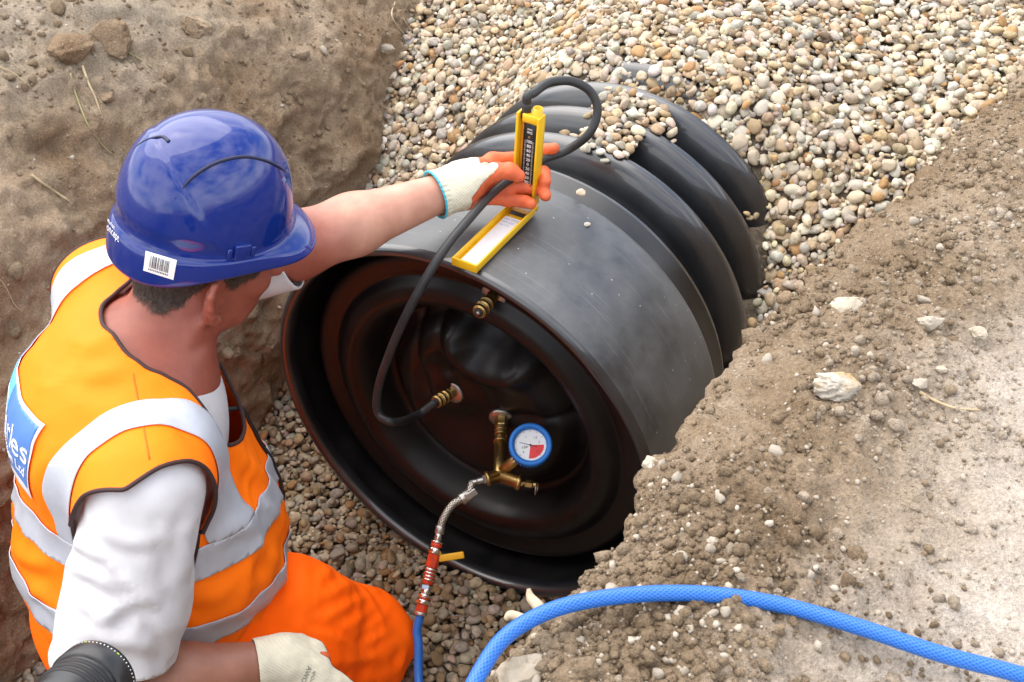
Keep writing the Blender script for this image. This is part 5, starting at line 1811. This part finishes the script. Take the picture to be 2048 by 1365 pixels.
rub = tag(obj("rubber_hose", V, F, M['rubber'], None), "black rubber hose looping from the yellow tester down to the middle brass port", "hose")

# ------------------------------------------------------------------ gloves
def knit(name, c, c2):
    m = bpy.data.materials.new(name); m.use_nodes = True
    N, L = m.node_tree.nodes, m.node_tree.links
    b = N["Principled BSDF"]; b.inputs['Roughness'].default_value = 0.9; b.inputs['Sheen Weight'].default_value = 0.2
    tc = N.new("ShaderNodeTexCoord")
    mp = N.new("ShaderNodeMapping"); L.new(tc.outputs['Object'], mp.inputs['Vector'])
    wv = N.new("ShaderNodeTexWave"); wv.inputs['Scale'].default_value = 95; wv.inputs['Distortion'].default_value = 1.0; wv.bands_direction = 'DIAGONAL'
    L.new(mp.outputs['Vector'], wv.inputs['Vector'])
    n = N.new("ShaderNodeTexNoise"); n.inputs['Scale'].default_value = 25; n.inputs['Detail'].default_value = 6; L.new(tc.outputs['Object'], n.inputs['Vector'])
    r = N.new("ShaderNodeValToRGB"); r.color_ramp.elements[0].position = .42; r.color_ramp.elements[1].position = .75
    r.color_ramp.elements[0].color = (*c, 1); r.color_ramp.elements[1].color = (*c2, 1)
    L.new(n.outputs['Fac'], r.inputs['Fac']); L.new(r.outputs['Color'], b.inputs['Base Color'])
    bp = N.new("ShaderNodeBump"); bp.inputs['Strength'].default_value = .35; bp.inputs['Distance'].default_value = .0012
    L.new(wv.outputs['Fac'], bp.inputs['Height']); L.new(bp.outputs['Normal'], b.inputs['Normal'])
    return m
M['knit'] = knit("cream_knit", (0.74, 0.70, 0.54), (0.52, 0.49, 0.40))
M['latex'] = mat("orange_latex", (0.78, 0.16, 0.055), 0.6, color2=(0.62, 0.11, 0.04), vscale=40, bump=0.35, bscale=260, bdist=0.001)
M['cyan'] = mat("cyan_hem_thread", (0.05, 0.45, 0.60), 0.8)

kc = pix(C(0, .09, 0))[2]
LWd = norm(LW - LE)
def gl_left():
    w0 = LW - LWd * 0.018
    fi = dict(
        index=([U(952, 345, kc + .010), U(985, 322, kc + .020), U(1048, 318, kc + .048), U(1090, 302, kc + .040), U(1108, 297, kc + .030)], [.016, .0135, .0115, .0105, .009]),
        middle=([U(950, 365, kc + .015), U(990, 348, kc + .030), U(1045, 345, kc + .050), U(1086, 346, kc + .036), U(1090, 364, kc + .016)], [.016, .0135, .012, .011, .010]),
        ring=([U(945, 382, kc + .015), U(985, 375, kc + .028), U(1040, 375, kc + .045), U(1085, 378, kc + .032), U(1091, 392, kc + .014)], [.015, .013, .0115, .0105, .0095]),
        little=([U(940, 395, kc + .012), U(975, 395, kc + .022), U(1015, 400, kc + .034), U(1050, 404, kc + .026), U(1062, 408, kc + .012)], [.014, .0115, .0105, .0095, .009]),
        thumb=([U(905, 380, kc - .005), U(945, 366, kc - .024), U(990, 343, kc - .030), U(1020, 342, kc - .031), U(1038, 353, kc - .027)], [.022, .0185, .0135, .0125, .0105]))
    def fn(P):
        d = d_caps(P, w0, LW + LWd * 0.025, 0.0385, 0.037)
        d = smin(d, d_ell(P, U(938, 365, kc + .006), np.stack([LWd, norm(np.cross(UPV, LWd)), norm(np.cross(LWd, np.cross(UPV, LWd)))]), (.052, .024, .042)), .02)
        d = smin(d, d_ell(P, U(925, 383, kc - .010), np.eye(3), (.028, .022, .026)), .02)
        for n_, (p, r) in fi.items():
            d = smin(d, chain(P, p, r, .006), .007 if n_ != 'thumb' else .012)
        return d
    return fn
c0 = U(975, 360, kc)
V, F = surface(gl_left(), c0 - 0.17, c0 + 0.17, 0.0029)
V = relax(V, F, 2)
ax_ = (V - LW) @ LWd
pp = pix(V)
Nn = vnormals(V, F)
V = V + Nn * (0.0009 * perlin(V * 130) + 0.0011 * (ax_ < -0.005) * np.sin(np.arctan2((V - LW) @ np.cross(LWd, UPV), (V - LW) @ UPV) * 30))[:, None]
# latex covers palm side, thumb and fingers; the back of the hand and the cuff stay knitted
up_l = (V - U(930, 365, kc)) @ norm(np.cross(LWd, np.cross(UPV, LWd)))
fore = norm(U(985, 322, kc + .02) - LW)
lat1 = ax_ - 0.030 - 0.9 * np.maximum(up_l - 0.004, 0) * 1.6
web = np.linalg.norm(np.cross(V - U(945, 338, kc - .012), norm(U(1002, 334, kc - .010) - U(945, 338, kc - .012))), axis=1)
alongw = (V - U(945, 338, kc - .012)) @ norm(U(1002, 334, kc - .010) - U(945, 338, kc - .012))
lat = np.minimum(lat1, np.where(alongw < 0.055, web - 0.010, 1.0))
lat = lat + 0.0025 * perlin(V * 90)
Vk, Fk, _ = clip(V, F, np.minimum(-lat, ax_ + 0.016))
glove = obj("glove", Vk, Fk, M['knit'], person)
glove['label'] = "glove on the outstretched hand, cream knit with orange grip"
shell(glove, 0.002, -1)
Vl, Fl, _ = clip(V + Nn * 0.0006, F, lat)
obj("grip_coating", Vl, Fl, M['latex'], glove)
th_ = np.linspace(0, 2 * PI, 40)
fa, fb, _ = frame(LWd)
for L in boundary_loops(Fk):
    Q = Vk[L]
    if len(L) > 30 and ((Q - LW) @ LWd).mean() < -0.012:
        v, f, _ = tube(np.concatenate([smooth_loop(Q, 3), smooth_loop(Q, 3)[:1]]), 0.0018, 6, False); obj("hem_thread", v, f, M['cyan'], glove)

RWd = norm(RW - RE)
kr = pix(RW)[2]
hdir = norm(U(618, 1378, kr + .006) - RW)
def gl_right(P):
    d = d_caps(P, RW - RWd * 0.022, RW + RWd * 0.02, 0.037, 0.038)
    sdn = norm(np.cross(hdir, CAM2W @ np.array([0, 0, 1.0])))
    nrm_ = np.cross(sdn, hdir)
    d = smin(d, d_ell(P, RW + hdir * 0.062, np.stack([hdir, sdn, nrm_]), (.054, .048, .024)), .02)
    for i, (o_, l) in enumerate(((-.032, .062), (-.011, .074), (.011, .070), (.031, .055))):
        a = RW + hdir * .095 + sdn * o_ * (1 if sdn @ UPV < 0 else -1)
        p = [a, a + hdir * l * .5 - UPV * .006, a + hdir * l * .85 - UPV * .022, a + hdir * l * .98 - UPV * .040]
        d = smin(d, chain(P, p, [.0135, .0118, .0108, .0095], .006), .007)
    th = [RW + hdir * .030 + UPV * .012, U(600, 1292, kr + .030), U(628, 1300, kr + .030), U(645, 1316, kr + .024)]
    return smin(d, chain(P, th, [.018, .0155, .0135, .0115], .008), .012)
c0 = RW + hdir * .07
V, F = surface(gl_right, c0 - 0.17, c0 + 0.17, 0.0032)
V = relax(V, F, 2)
Nn = vnormals(V, F)
V = V + Nn * (0.0012 * perlin(V * 80))[:, None]
ax_ = (V - RW) @ RWd
pp = pix(V)
lat = np.minimum((V - RW) @ hdir - 0.04, -(Nn @ norm(EYE - RW)) - 0.0)
lat = np.maximum(lat, np.minimum(0.017 - np.linalg.norm(V - U(643, 1312, kr + .026), axis=1), (pp[:, 1] - 1304) * .0004))
Vk, Fk, _ = clip(V, F, np.minimum(-lat, ax_ + 0.020))
glove2 = obj("glove", Vk, Fk, M['knit'], person)
glove2['label'] = "cream knit glove on the lowered hand with grey print"
shell(glove2, 0.002, -1)
Vl, Fl, _ = clip(V + Nn * 0.0006, F, lat)
obj("grip_coating", Vl, Fl, M['latex'], glove2)
g_tree = bvh(V, F)
M['grey_print'] = mat("grey_print", (0.16, 0.18, 0.17), 0.8)
text_mesh("lettering", "TOWA", 1.0, None, None, None, M['grey_print'], glove2, wrap=wrap_px(g_tree, (598, 1372), (5.5, -13), (13, 5.5), 0.0009), ext=0.0)
text_mesh("lettering", "ActivGrip", 0.7, None, None, None, M['grey_print'], glove2, wrap=wrap_px(g_tree, (612, 1378), (5.5, -13), (13, 5.5), 0.0009), ext=0.0)

# ------------------------------------------------------------------ photographer's lens in the corner
M['lens'] = mat("black_lens_barrel", (0.014, 0.014, 0.016), 0.32, color2=(0.022, 0.022, 0.024), vscale=80)
M['lens_grip'] = mat("lens_rubber", (0.010, 0.010, 0.011), 0.6)
M['lens_red'] = mat("red_lens_line", (0.45, 0.02, 0.01), 0.4)
la, lb = U(66, 1476, 0.975), U(198, 1356, 1.075)
lx_ = norm(lb - la); R0 = 0.0405
lens = tag(empty("camera_lens", la), "black camera lens poking into the lower corner beside the white sleeve", "lens")
LLn = np.linalg.norm(lb - la)
V, F = lathe([(R0 * .86, -.03), (R0 * .86, LLn * .42), (R0 * .90, LLn * .46), (R0 * .90, LLn * .74), (R0 * .93, LLn * .76)], la, lx_, 64); bar = obj("barrel", V, F, M['lens'], lens)
for q in (.50, .58, .66):
    V, F = lathe([(R0 * .905, LLn * q), (R0 * .935, LLn * (q + .012)), (R0 * .935, LLn * (q + .045)), (R0 * .905, LLn * (q + .057))], la, lx_, 64); obj("grip_ring", V, F, M['lens_grip'], lens)
V, F = lathe([(R0 * .872, LLn * .20), (R0 * .872, LLn * .215)], la, lx_, 64, cap=False); obj("red_line", V, F, M['lens_red'], lens)
V, F = lathe([(R0 * .93, LLn * .76), (R0 * 1.0, LLn * .80), (R0 * 1.0, LLn * .97), (R0 * .985, LLn), (R0 * .90, LLn), (R0 * .84, LLn * .95), (R0 * .5, LLn * .94)], la, lx_, 72); obj("front_ring", V, F, M['lens'], lens)
M['lime'] = mat("lime_mark", (0.35, 0.60, 0.05), 0.5)
fa, fb, _ = frame(lx_)
for i in range(64):
    a = 2 * PI * i / 64
    rd = math.cos(a) * fa + math.sin(a) * fb
    v, f = box(la + lx_ * LLn * .955 + rd * R0 * 1.0015, np.cross(lx_, rd), lx_, rd, .0005 if i % 9 else .0014, .0006, .0003)
    obj("ring_mark", v, f, M['lime'] if i % 9 == 0 else M['white_print'], lens, False)
v, f = box(la - lx_ * .062, lx_, fa, fb, .034, .072, .055, .012, 4); obj("camera_body", v, f, M['lens_grip'], lens)

# ------------------------------------------------------------------ stones, clods, roots on the banks
ICO5 = ico(5)
def lump(base, r, seed, amp=0.35, flat=0.7, fq=1.3):
    n_ = fbm(base[0], fq, 5, 0.6, seed * 7.31)
    n_ = n_ + 0.35 * (0.35 - np.abs(fbm(base[0], fq * 2.2, 4, 0.6, seed * 3.3 + 4)))
    V = base[0] * (1 + amp * n_[:, None])
    rr_ = np.random.default_rng(seed)
    for _ in range(10):                    # broken flat faces
        d_ = norm(rr_.normal(size=3)); q_ = V @ d_; V = V - np.maximum(q_ - rr_.uniform(.55, .85), 0)[:, None] * d_ * 0.8
    return V * np.array([1, 0.85, flat]) * r
M['rock'] = mat("pale_rock", (0.38, 0.32, 0.24), 0.9, color2=(0.48, 0.42, 0.33), vscale=35, bump=0.8, bscale=120, bdist=0.004)
M['rust_rock'] = mat("rust_stained_rock", (0.44, 0.40, 0.34), 0.9, color2=(0.40, 0.26, 0.11), vscale=22, lo=0.52, hi=0.66, bump=0.9, bscale=110, bdist=0.005)
M['chalk'] = mat("white_stone", (0.47, 0.42, 0.345), 0.85, color2=(0.36, 0.30, 0.23), vscale=60, bump=0.5, bscale=160, bdist=0.002)
M['clod_dry'] = soil_material("clod_dry_earth", [(0.44, 0.345, 0.25), (0.54, 0.44, 0.335), (0.63, 0.53, 0.42)])
M['clod'] = soil_material("clod_earth", [(0.28, 0.20, 0.125), (0.37, 0.275, 0.182), (0.45, 0.35, 0.25)])
M['straw'] = mat("dry_straw", (0.50, 0.40, 0.25), 0.8, color2=(0.38, 0.28, 0.16), vscale=40)
M['green_straw'] = mat("greenish_stem", (0.26, 0.25, 0.10), 0.8, color2=(0.36, 0.31, 0.17), vscale=40)
M['root'] = mat("pale_root", (0.58, 0.48, 0.34), 0.85, color2=(0.42, 0.33, 0.22), vscale=60, bump=0.5, bscale=200)
top_tree = bvh(Pg.reshape(-1, 3), np.array([f for f in ground.data.polygons and [tuple(p.vertices) for p in ground.data.polygons]]))
bank_tree = bvh(Pl.reshape(-1, 3), [tuple(p.vertices) for p in bank.data.polygons])
def place(tree, name, px, py, wpx, hpx, m, seed, label, cat, sink=0.25, amp=0.35, fq=1.3, group=None, flat=0.6, base=ICO5):
    P, n = hit(tree, px, py)
    if P is None: return
    r = 0.82 * wpx / 2 / FPX * pix(P)[2]
    V = lump(base, r, seed, amp, flat, fq)
    a = norm(CAM2W @ np.array([1.0, 0, 0])); b = norm(np.cross(UPV, a))
    V = V[:, :1] * a + V[:, 1:2] * b * (hpx / wpx) * 1.15 + V[:, 2:] * UPV
    o = obj(name, V + P + UPV * r * flat * (0.5 - sink), base[1], m)
    return tag(o, label, cat, group)
place(top_tree, "rock", 1675, 778, 118, 88, M['rust_rock'], 3, "pale jagged rock with a rusty patch, largest stone on the bare ground", "rock", .15, .55, 1.8)
place(top_tree, "stone", 1300, 930, 46, 62, M['chalk'], 5, "white chalky stone stuck in the trench edge beside the pipe mouth", "stone", .35, .4)
place(top_tree, "stone", 1428, 1087, 40, 34, M['chalk'], 8, "cream angular stone on the ground just above the blue hose", "stone", .2, .5)
place(top_tree, "stone", 1838, 770, 44, 30, M['chalk'], 9, "flat white stone on the ground beside the rusty rock, to its upper right", "stone", .2, .4)
place(top_tree, "stone", 1882, 742, 30, 26, M['rock'], 10, "small squarish tan stone lying behind the flat white stone", "stone", .2, .4)
place(top_tree, "stone", 1695, 612, 84, 76, M['rock'], 11, "broad buff stone half sunk in loose brown soil near the trench edge", "stone", .42, .4)
place(top_tree, "stone", 1860, 648, 66, 46, M['chalk'], 12, "pinkish white stone half buried in the pale ground", "stone", .4, .45)
place(top_tree, "stone", 1958, 668, 44, 38, M['rock'], 14, "wedge shaped tan stone by the right edge of the photo", "stone", .2, .5)
place(top_tree, "stone", 1338, 1240, 34, 36, M['chalk'], 15, "round cream stone just below the blue hose in the gritty soil", "stone", .2, .3)
place(top_tree, "stone", 1378, 1256, 24, 28, M['chalk'], 16, "little white stone touching the right of the round cream stone", "stone", .2, .3)
place(top_tree, "stone", 1478, 1258, 28, 24, M['chalk'], 17, "bright white pebble standing alone below the blue hose", "stone", .2, .3)
place(top_tree, "soil_lump", 1035, 1352, 130, 120, M['rock'], 19, "big pale crumbly lump of chalky soil at the bottom below the blue hose", "soil lump", .35, .4, 1.6, flat=.75)
place(top_tree, "soil_lump", 1150, 1350, 120, 100, M['clod'], 21, "brown gritty lump beside the big chalky lump below the blue hose", "soil lump", .35, .5, 1.6)
place(bank_tree, "soil_lump", 228, 88, 120, 130, M['soil_wall'], 23, "large block of hard earth jutting out high on the far bank", "soil lump", .3, .4, 1.4, flat=.9)
place(bank_tree, "soil_lump", 140, 95, 110, 100, M['soil_wall'], 24, "rounded earth clod left of the jutting block on the far bank", "soil lump", .45, .4, 1.4, flat=.8)
place(bank_tree, "soil_lump", 400, 62, 90, 60, M['soil_wall'], 26, "crumbly ridge of earth right of the jutting block on the far bank", "soil lump", .4, .5, 1.8, flat=.7)
place(bank_tree, "stone", 768, 98, 46, 22, M['chalk'], 28, "grey flake of stone in the far bank near the gravel corner", "stone", .3, .4)
place(bank_tree, "soil_lump", 210, 195, 50, 56, M['soil_wall'], 29, "small clod hanging below the jutting block on the far bank", "soil lump", .4, .45, 1.5)

def stem(name, tree, pts, r0, r1, m, label, cat, lift=0.004, group=None):
    Q = []
    for p in pts:
        a, n = hit(tree, p[0], p[1])
        if a is None: return
        Q.append(a + UPV * (lift + (p[2] if len(p) > 2 else 0)))
    Q = catmull(Q, 6)
    V, F, _ = tube(Q, np.linspace(r0, r1, len(Q)), 6)
    return tag(obj(name, V, F, m), label, cat, group)
stem("grass_stem", bank_tree, [(142, 150), (152, 190), (175, 250), (198, 285), (228, 316)], .0022, .0012, M['green_straw'], "long greenish stem hanging down the far bank above the hat", "grass stem")
stem("grass_stem", bank_tree, [(166, 136), (178, 170), (192, 200), (206, 242)], .0028, .0014, M['straw'], "thick straw stem close to the right of the long greenish stem", "grass stem")
stem("grass_stem", bank_tree, [(64, 354), (88, 372), (112, 388), (136, 404)], .0030, .0018, M['straw'], "pale straw stalk lying on the far bank left of the hat", "grass stem")
stem("grass_stem", bank_tree, [(256, 108), (280, 122), (306, 140)], .0020, .0012, M['green_straw'], "short green blade beside the jutting earth block", "grass stem")
stem("grass_stem", bank_tree, [(0, 138), (30, 152), (64, 180)], .0014, .0008, M['straw'], "thin straw at the left edge of the photo, high on the bank", "grass stem")
stem("grass_stem", bank_tree, [(0, 560), (14, 580), (30, 612), (46, 628)], .0014, .0008, M['straw'], "thin straw on the bank beside the vest shoulder", "grass stem")
stem("root", bank_tree, [(790, 8), (784, 40, .01), (795, 62, .01), (814, 78)], .0022, .0010, M['root'], "forked pale root dangling near the gravel at the top", "root")
stem("root", bank_tree, [(806, 40), (820, 70, .012), (826, 92), (830, 120)], .0016, .0008, M['root'], "thin root hanging right of the forked pale root", "root")
stem("root", top_tree, [(1600, 522, .01), (1650, 510), (1700, 488), (1760, 462), (1812, 422)], .0024, .0008, M['root'], "dry root sticking out of the trench edge over the gravel", "root")
stem("root", top_tree, [(1610, 530, .006), (1660, 520), (1712, 505), (1735, 490)], .0018, .0008, M['root'], "shorter grey root just under the dry root at the trench edge", "root")
stem("twig", top_tree, [(1838, 790), (1870, 808), (1910, 822), (1958, 826)], .0022, .0012, M['straw'], "thin brown twig on the pale ground below the flat white stone", "twig")
def free_stem(name, P, r, m, label, cat):
    Q = catmull(P, 8); V, F, _ = tube(Q, np.interp(np.linspace(0, 1, len(Q)), np.linspace(0, 1, len(r)), r), 7)
    return tag(obj(name, V, F, m), label, cat)
ek = 1.035
free_stem("root", [U(1095, 1240, ek), U(1078, 1214, ek), U(1062, 1196, ek + .005), U(1057, 1178, ek + .006)], [.0062, .0058, .0048, .0018], M['root'], "stubby broken root pointing up beside the blue hose", "root")
free_stem("root", [U(1075, 1252, ek), U(1046, 1238, ek), U(1022, 1230, ek + .004), U(1012, 1238, ek + .006)], [.0050, .0048, .0042, .0030], M['root'], "frayed root pointing left over the gravel beside the blue hose", "root")

# loose crumbs: the largest as objects of their own, the rest joined
pool = [(lump(ICO2, 1.15, 40 + i, 0.75, 0.72, 1.6), lump(ICO1, 1.15, 40 + i, 0.6, 0.75, 1.6)) for i in range(24)]
clod_me = [mesh_np("clod", v[0], ICO2[1], M['clod'], False) for v in pool]
dry_me = [mesh_np("clod", v[0], ICO2[1], M['clod_dry'], False) for v in pool]
stone_me = [mesh_np("stone", v[0] * np.array([1, 1, .8]), ICO2[1], M['chalk'], False) for v in pool]
def crumbs(tree, parent, samples, nbig, mb, name_big):
    """samples: list of (s, t, radius, is_stone); dropped vertically onto the surface."""
    got = []
    for s, t, r, st_ in samples:
        w = st2w(s, t, 3.0)
        h = tree.ray_cast(Vector(w), Vector((0, 0, -1)))
        if h[0] is None: continue
        got.append((np.array(h[0]), r, st_))
    P = np.array([g[0] for g in got]); R_ = np.array([g[1] for g in got])
    q = pix(P)
    vis = (q[:, 0] > -20) & (q[:, 0] < 2070) & (q[:, 1] > -20) & (q[:, 1] < 1390)
    P, R_, q = P[vis], R_[vis], q[vis]
    S_ = np.array([g[2] for g in got])[vis]
    od = np.argsort(-(R_ / q[:, 2]))
    rots = rand_rot(len(P))
    for i in od[:nbig]:
        me = (stone_me if S_[i] == 1 else dry_me if S_[i] == 2 else clod_me)[int(rng.integers(24))]
        o = link(bpy.data.objects.new("stone" if S_[i] == 1 else name_big, me), parent)
        mw = Matrix.Identity(4)
        for a in range(3):
            for b in range(3): mw[a][b] = float(rots[i, a, b] * R_[i])
            mw[a][3] = float(P[i, a] + (0.25 * R_[i] if a == 2 else 0))
        o.matrix_local = mw
    for flag, m, nm in ((0, M['clod'], "loose_soil"), (2, M['clod_dry'], "loose_soil"), (1, M['chalk'], "grit")):
        BV, BF, n = [], [], 0
        for i in od[nbig:]:
            if S_[i] != flag: continue
            v = pool[int(rng.integers(24))][1]
            BV.append(v @ rots[i].T * R_[i] + P[i] + np.array([0, 0, .2 * R_[i]])); BF.append(ICO1[1] + n); n += len(v)
        if BV:
            o = obj(nm, np.concatenate(BV), np.concatenate(BF), m, parent, False); tag(o, kind='stuff')
smp = []
for _ in range(17000):
    s = rng.uniform(-1.0, 1.3)
    u = abs(rng.normal(0.0, 0.17)) + 0.004
    c = perlin(np.array([[s * 5, u * 6, 0.3]]))[0] + perlin(np.array([[s * 14, u * 14, 2.3]]))[0] * .6
    if rng.random() > 0.40 + 1.2 * c: continue
    r = 0.0021 * rng.lognormal(0.15, 0.58)
    smp.append((s, float(edge_t(s)) + u, min(r, 0.0085), int(rng.random() < 0.04) or (2 if u > 0.17 + 0.1 * rng.normal() else 0)))
for _ in range(9000):
    s, u = rng.uniform(-0.9, 1.2), rng.uniform(0.0, 0.75)
    smp.append((s, float(edge_t(s)) + u, 0.0011 * rng.lognormal(0.2, 0.5), int(rng.random() < 0.22) or (2 if u > 0.15 else 0)))
for _ in range(4200):                                       # gritty patch under the hose
    s, u = rng.uniform(-0.85, -0.42), abs(rng.normal(0, 0.12))
    smp.append((s, float(edge_t(s)) + u, min(0.0017 * rng.lognormal(0.2, 0.6), .009), int(rng.random() < 0.14)))
crumbs(top_tree, ground, smp, 290, None, "clod")
smp = []
for _ in range(13000):
    s, t = rng.uniform(-0.8, 1.5), -rng.uniform(0.60, 1.5)
    c = perlin(np.array([[s * 4, t * 5, 1.3]]))[0]
    if rng.random() > 0.45 + 1.2 * c: continue
    smp.append((s, t, min(0.0022 * rng.lognormal(0.1, 0.65), .017), int(rng.random() < 0.10)))
crumbs(bank_tree, bank, smp, 200, None, "clod")
# two pebbles left on the smooth socket
for (px, py, r, lab) in ((1163, 386, .0095, "tan pebble resting on the black socket near the first rib"), (1174, 449, .0065, "small pale chip resting alone on the dusty black socket")):
    P = on_cyl(px, py, PR + r * .45)
    me = mesh_np("pebble", VAR2[4 if r > .008 else 9] * r, ICO3[1], M['pebble'])
    stone_attr(me, np.tile(np.array([.55, .46, .35]) if r > .008 else np.array([.55, .52, .46]), (len(ICO3[0]), 1)))
    o = link(bpy.data.objects.new("pebble", me)); o.location = Vector(P); o.rotation_euler = (0.3, 0.1, 0.4)
    tag(o, lab, "pebble")
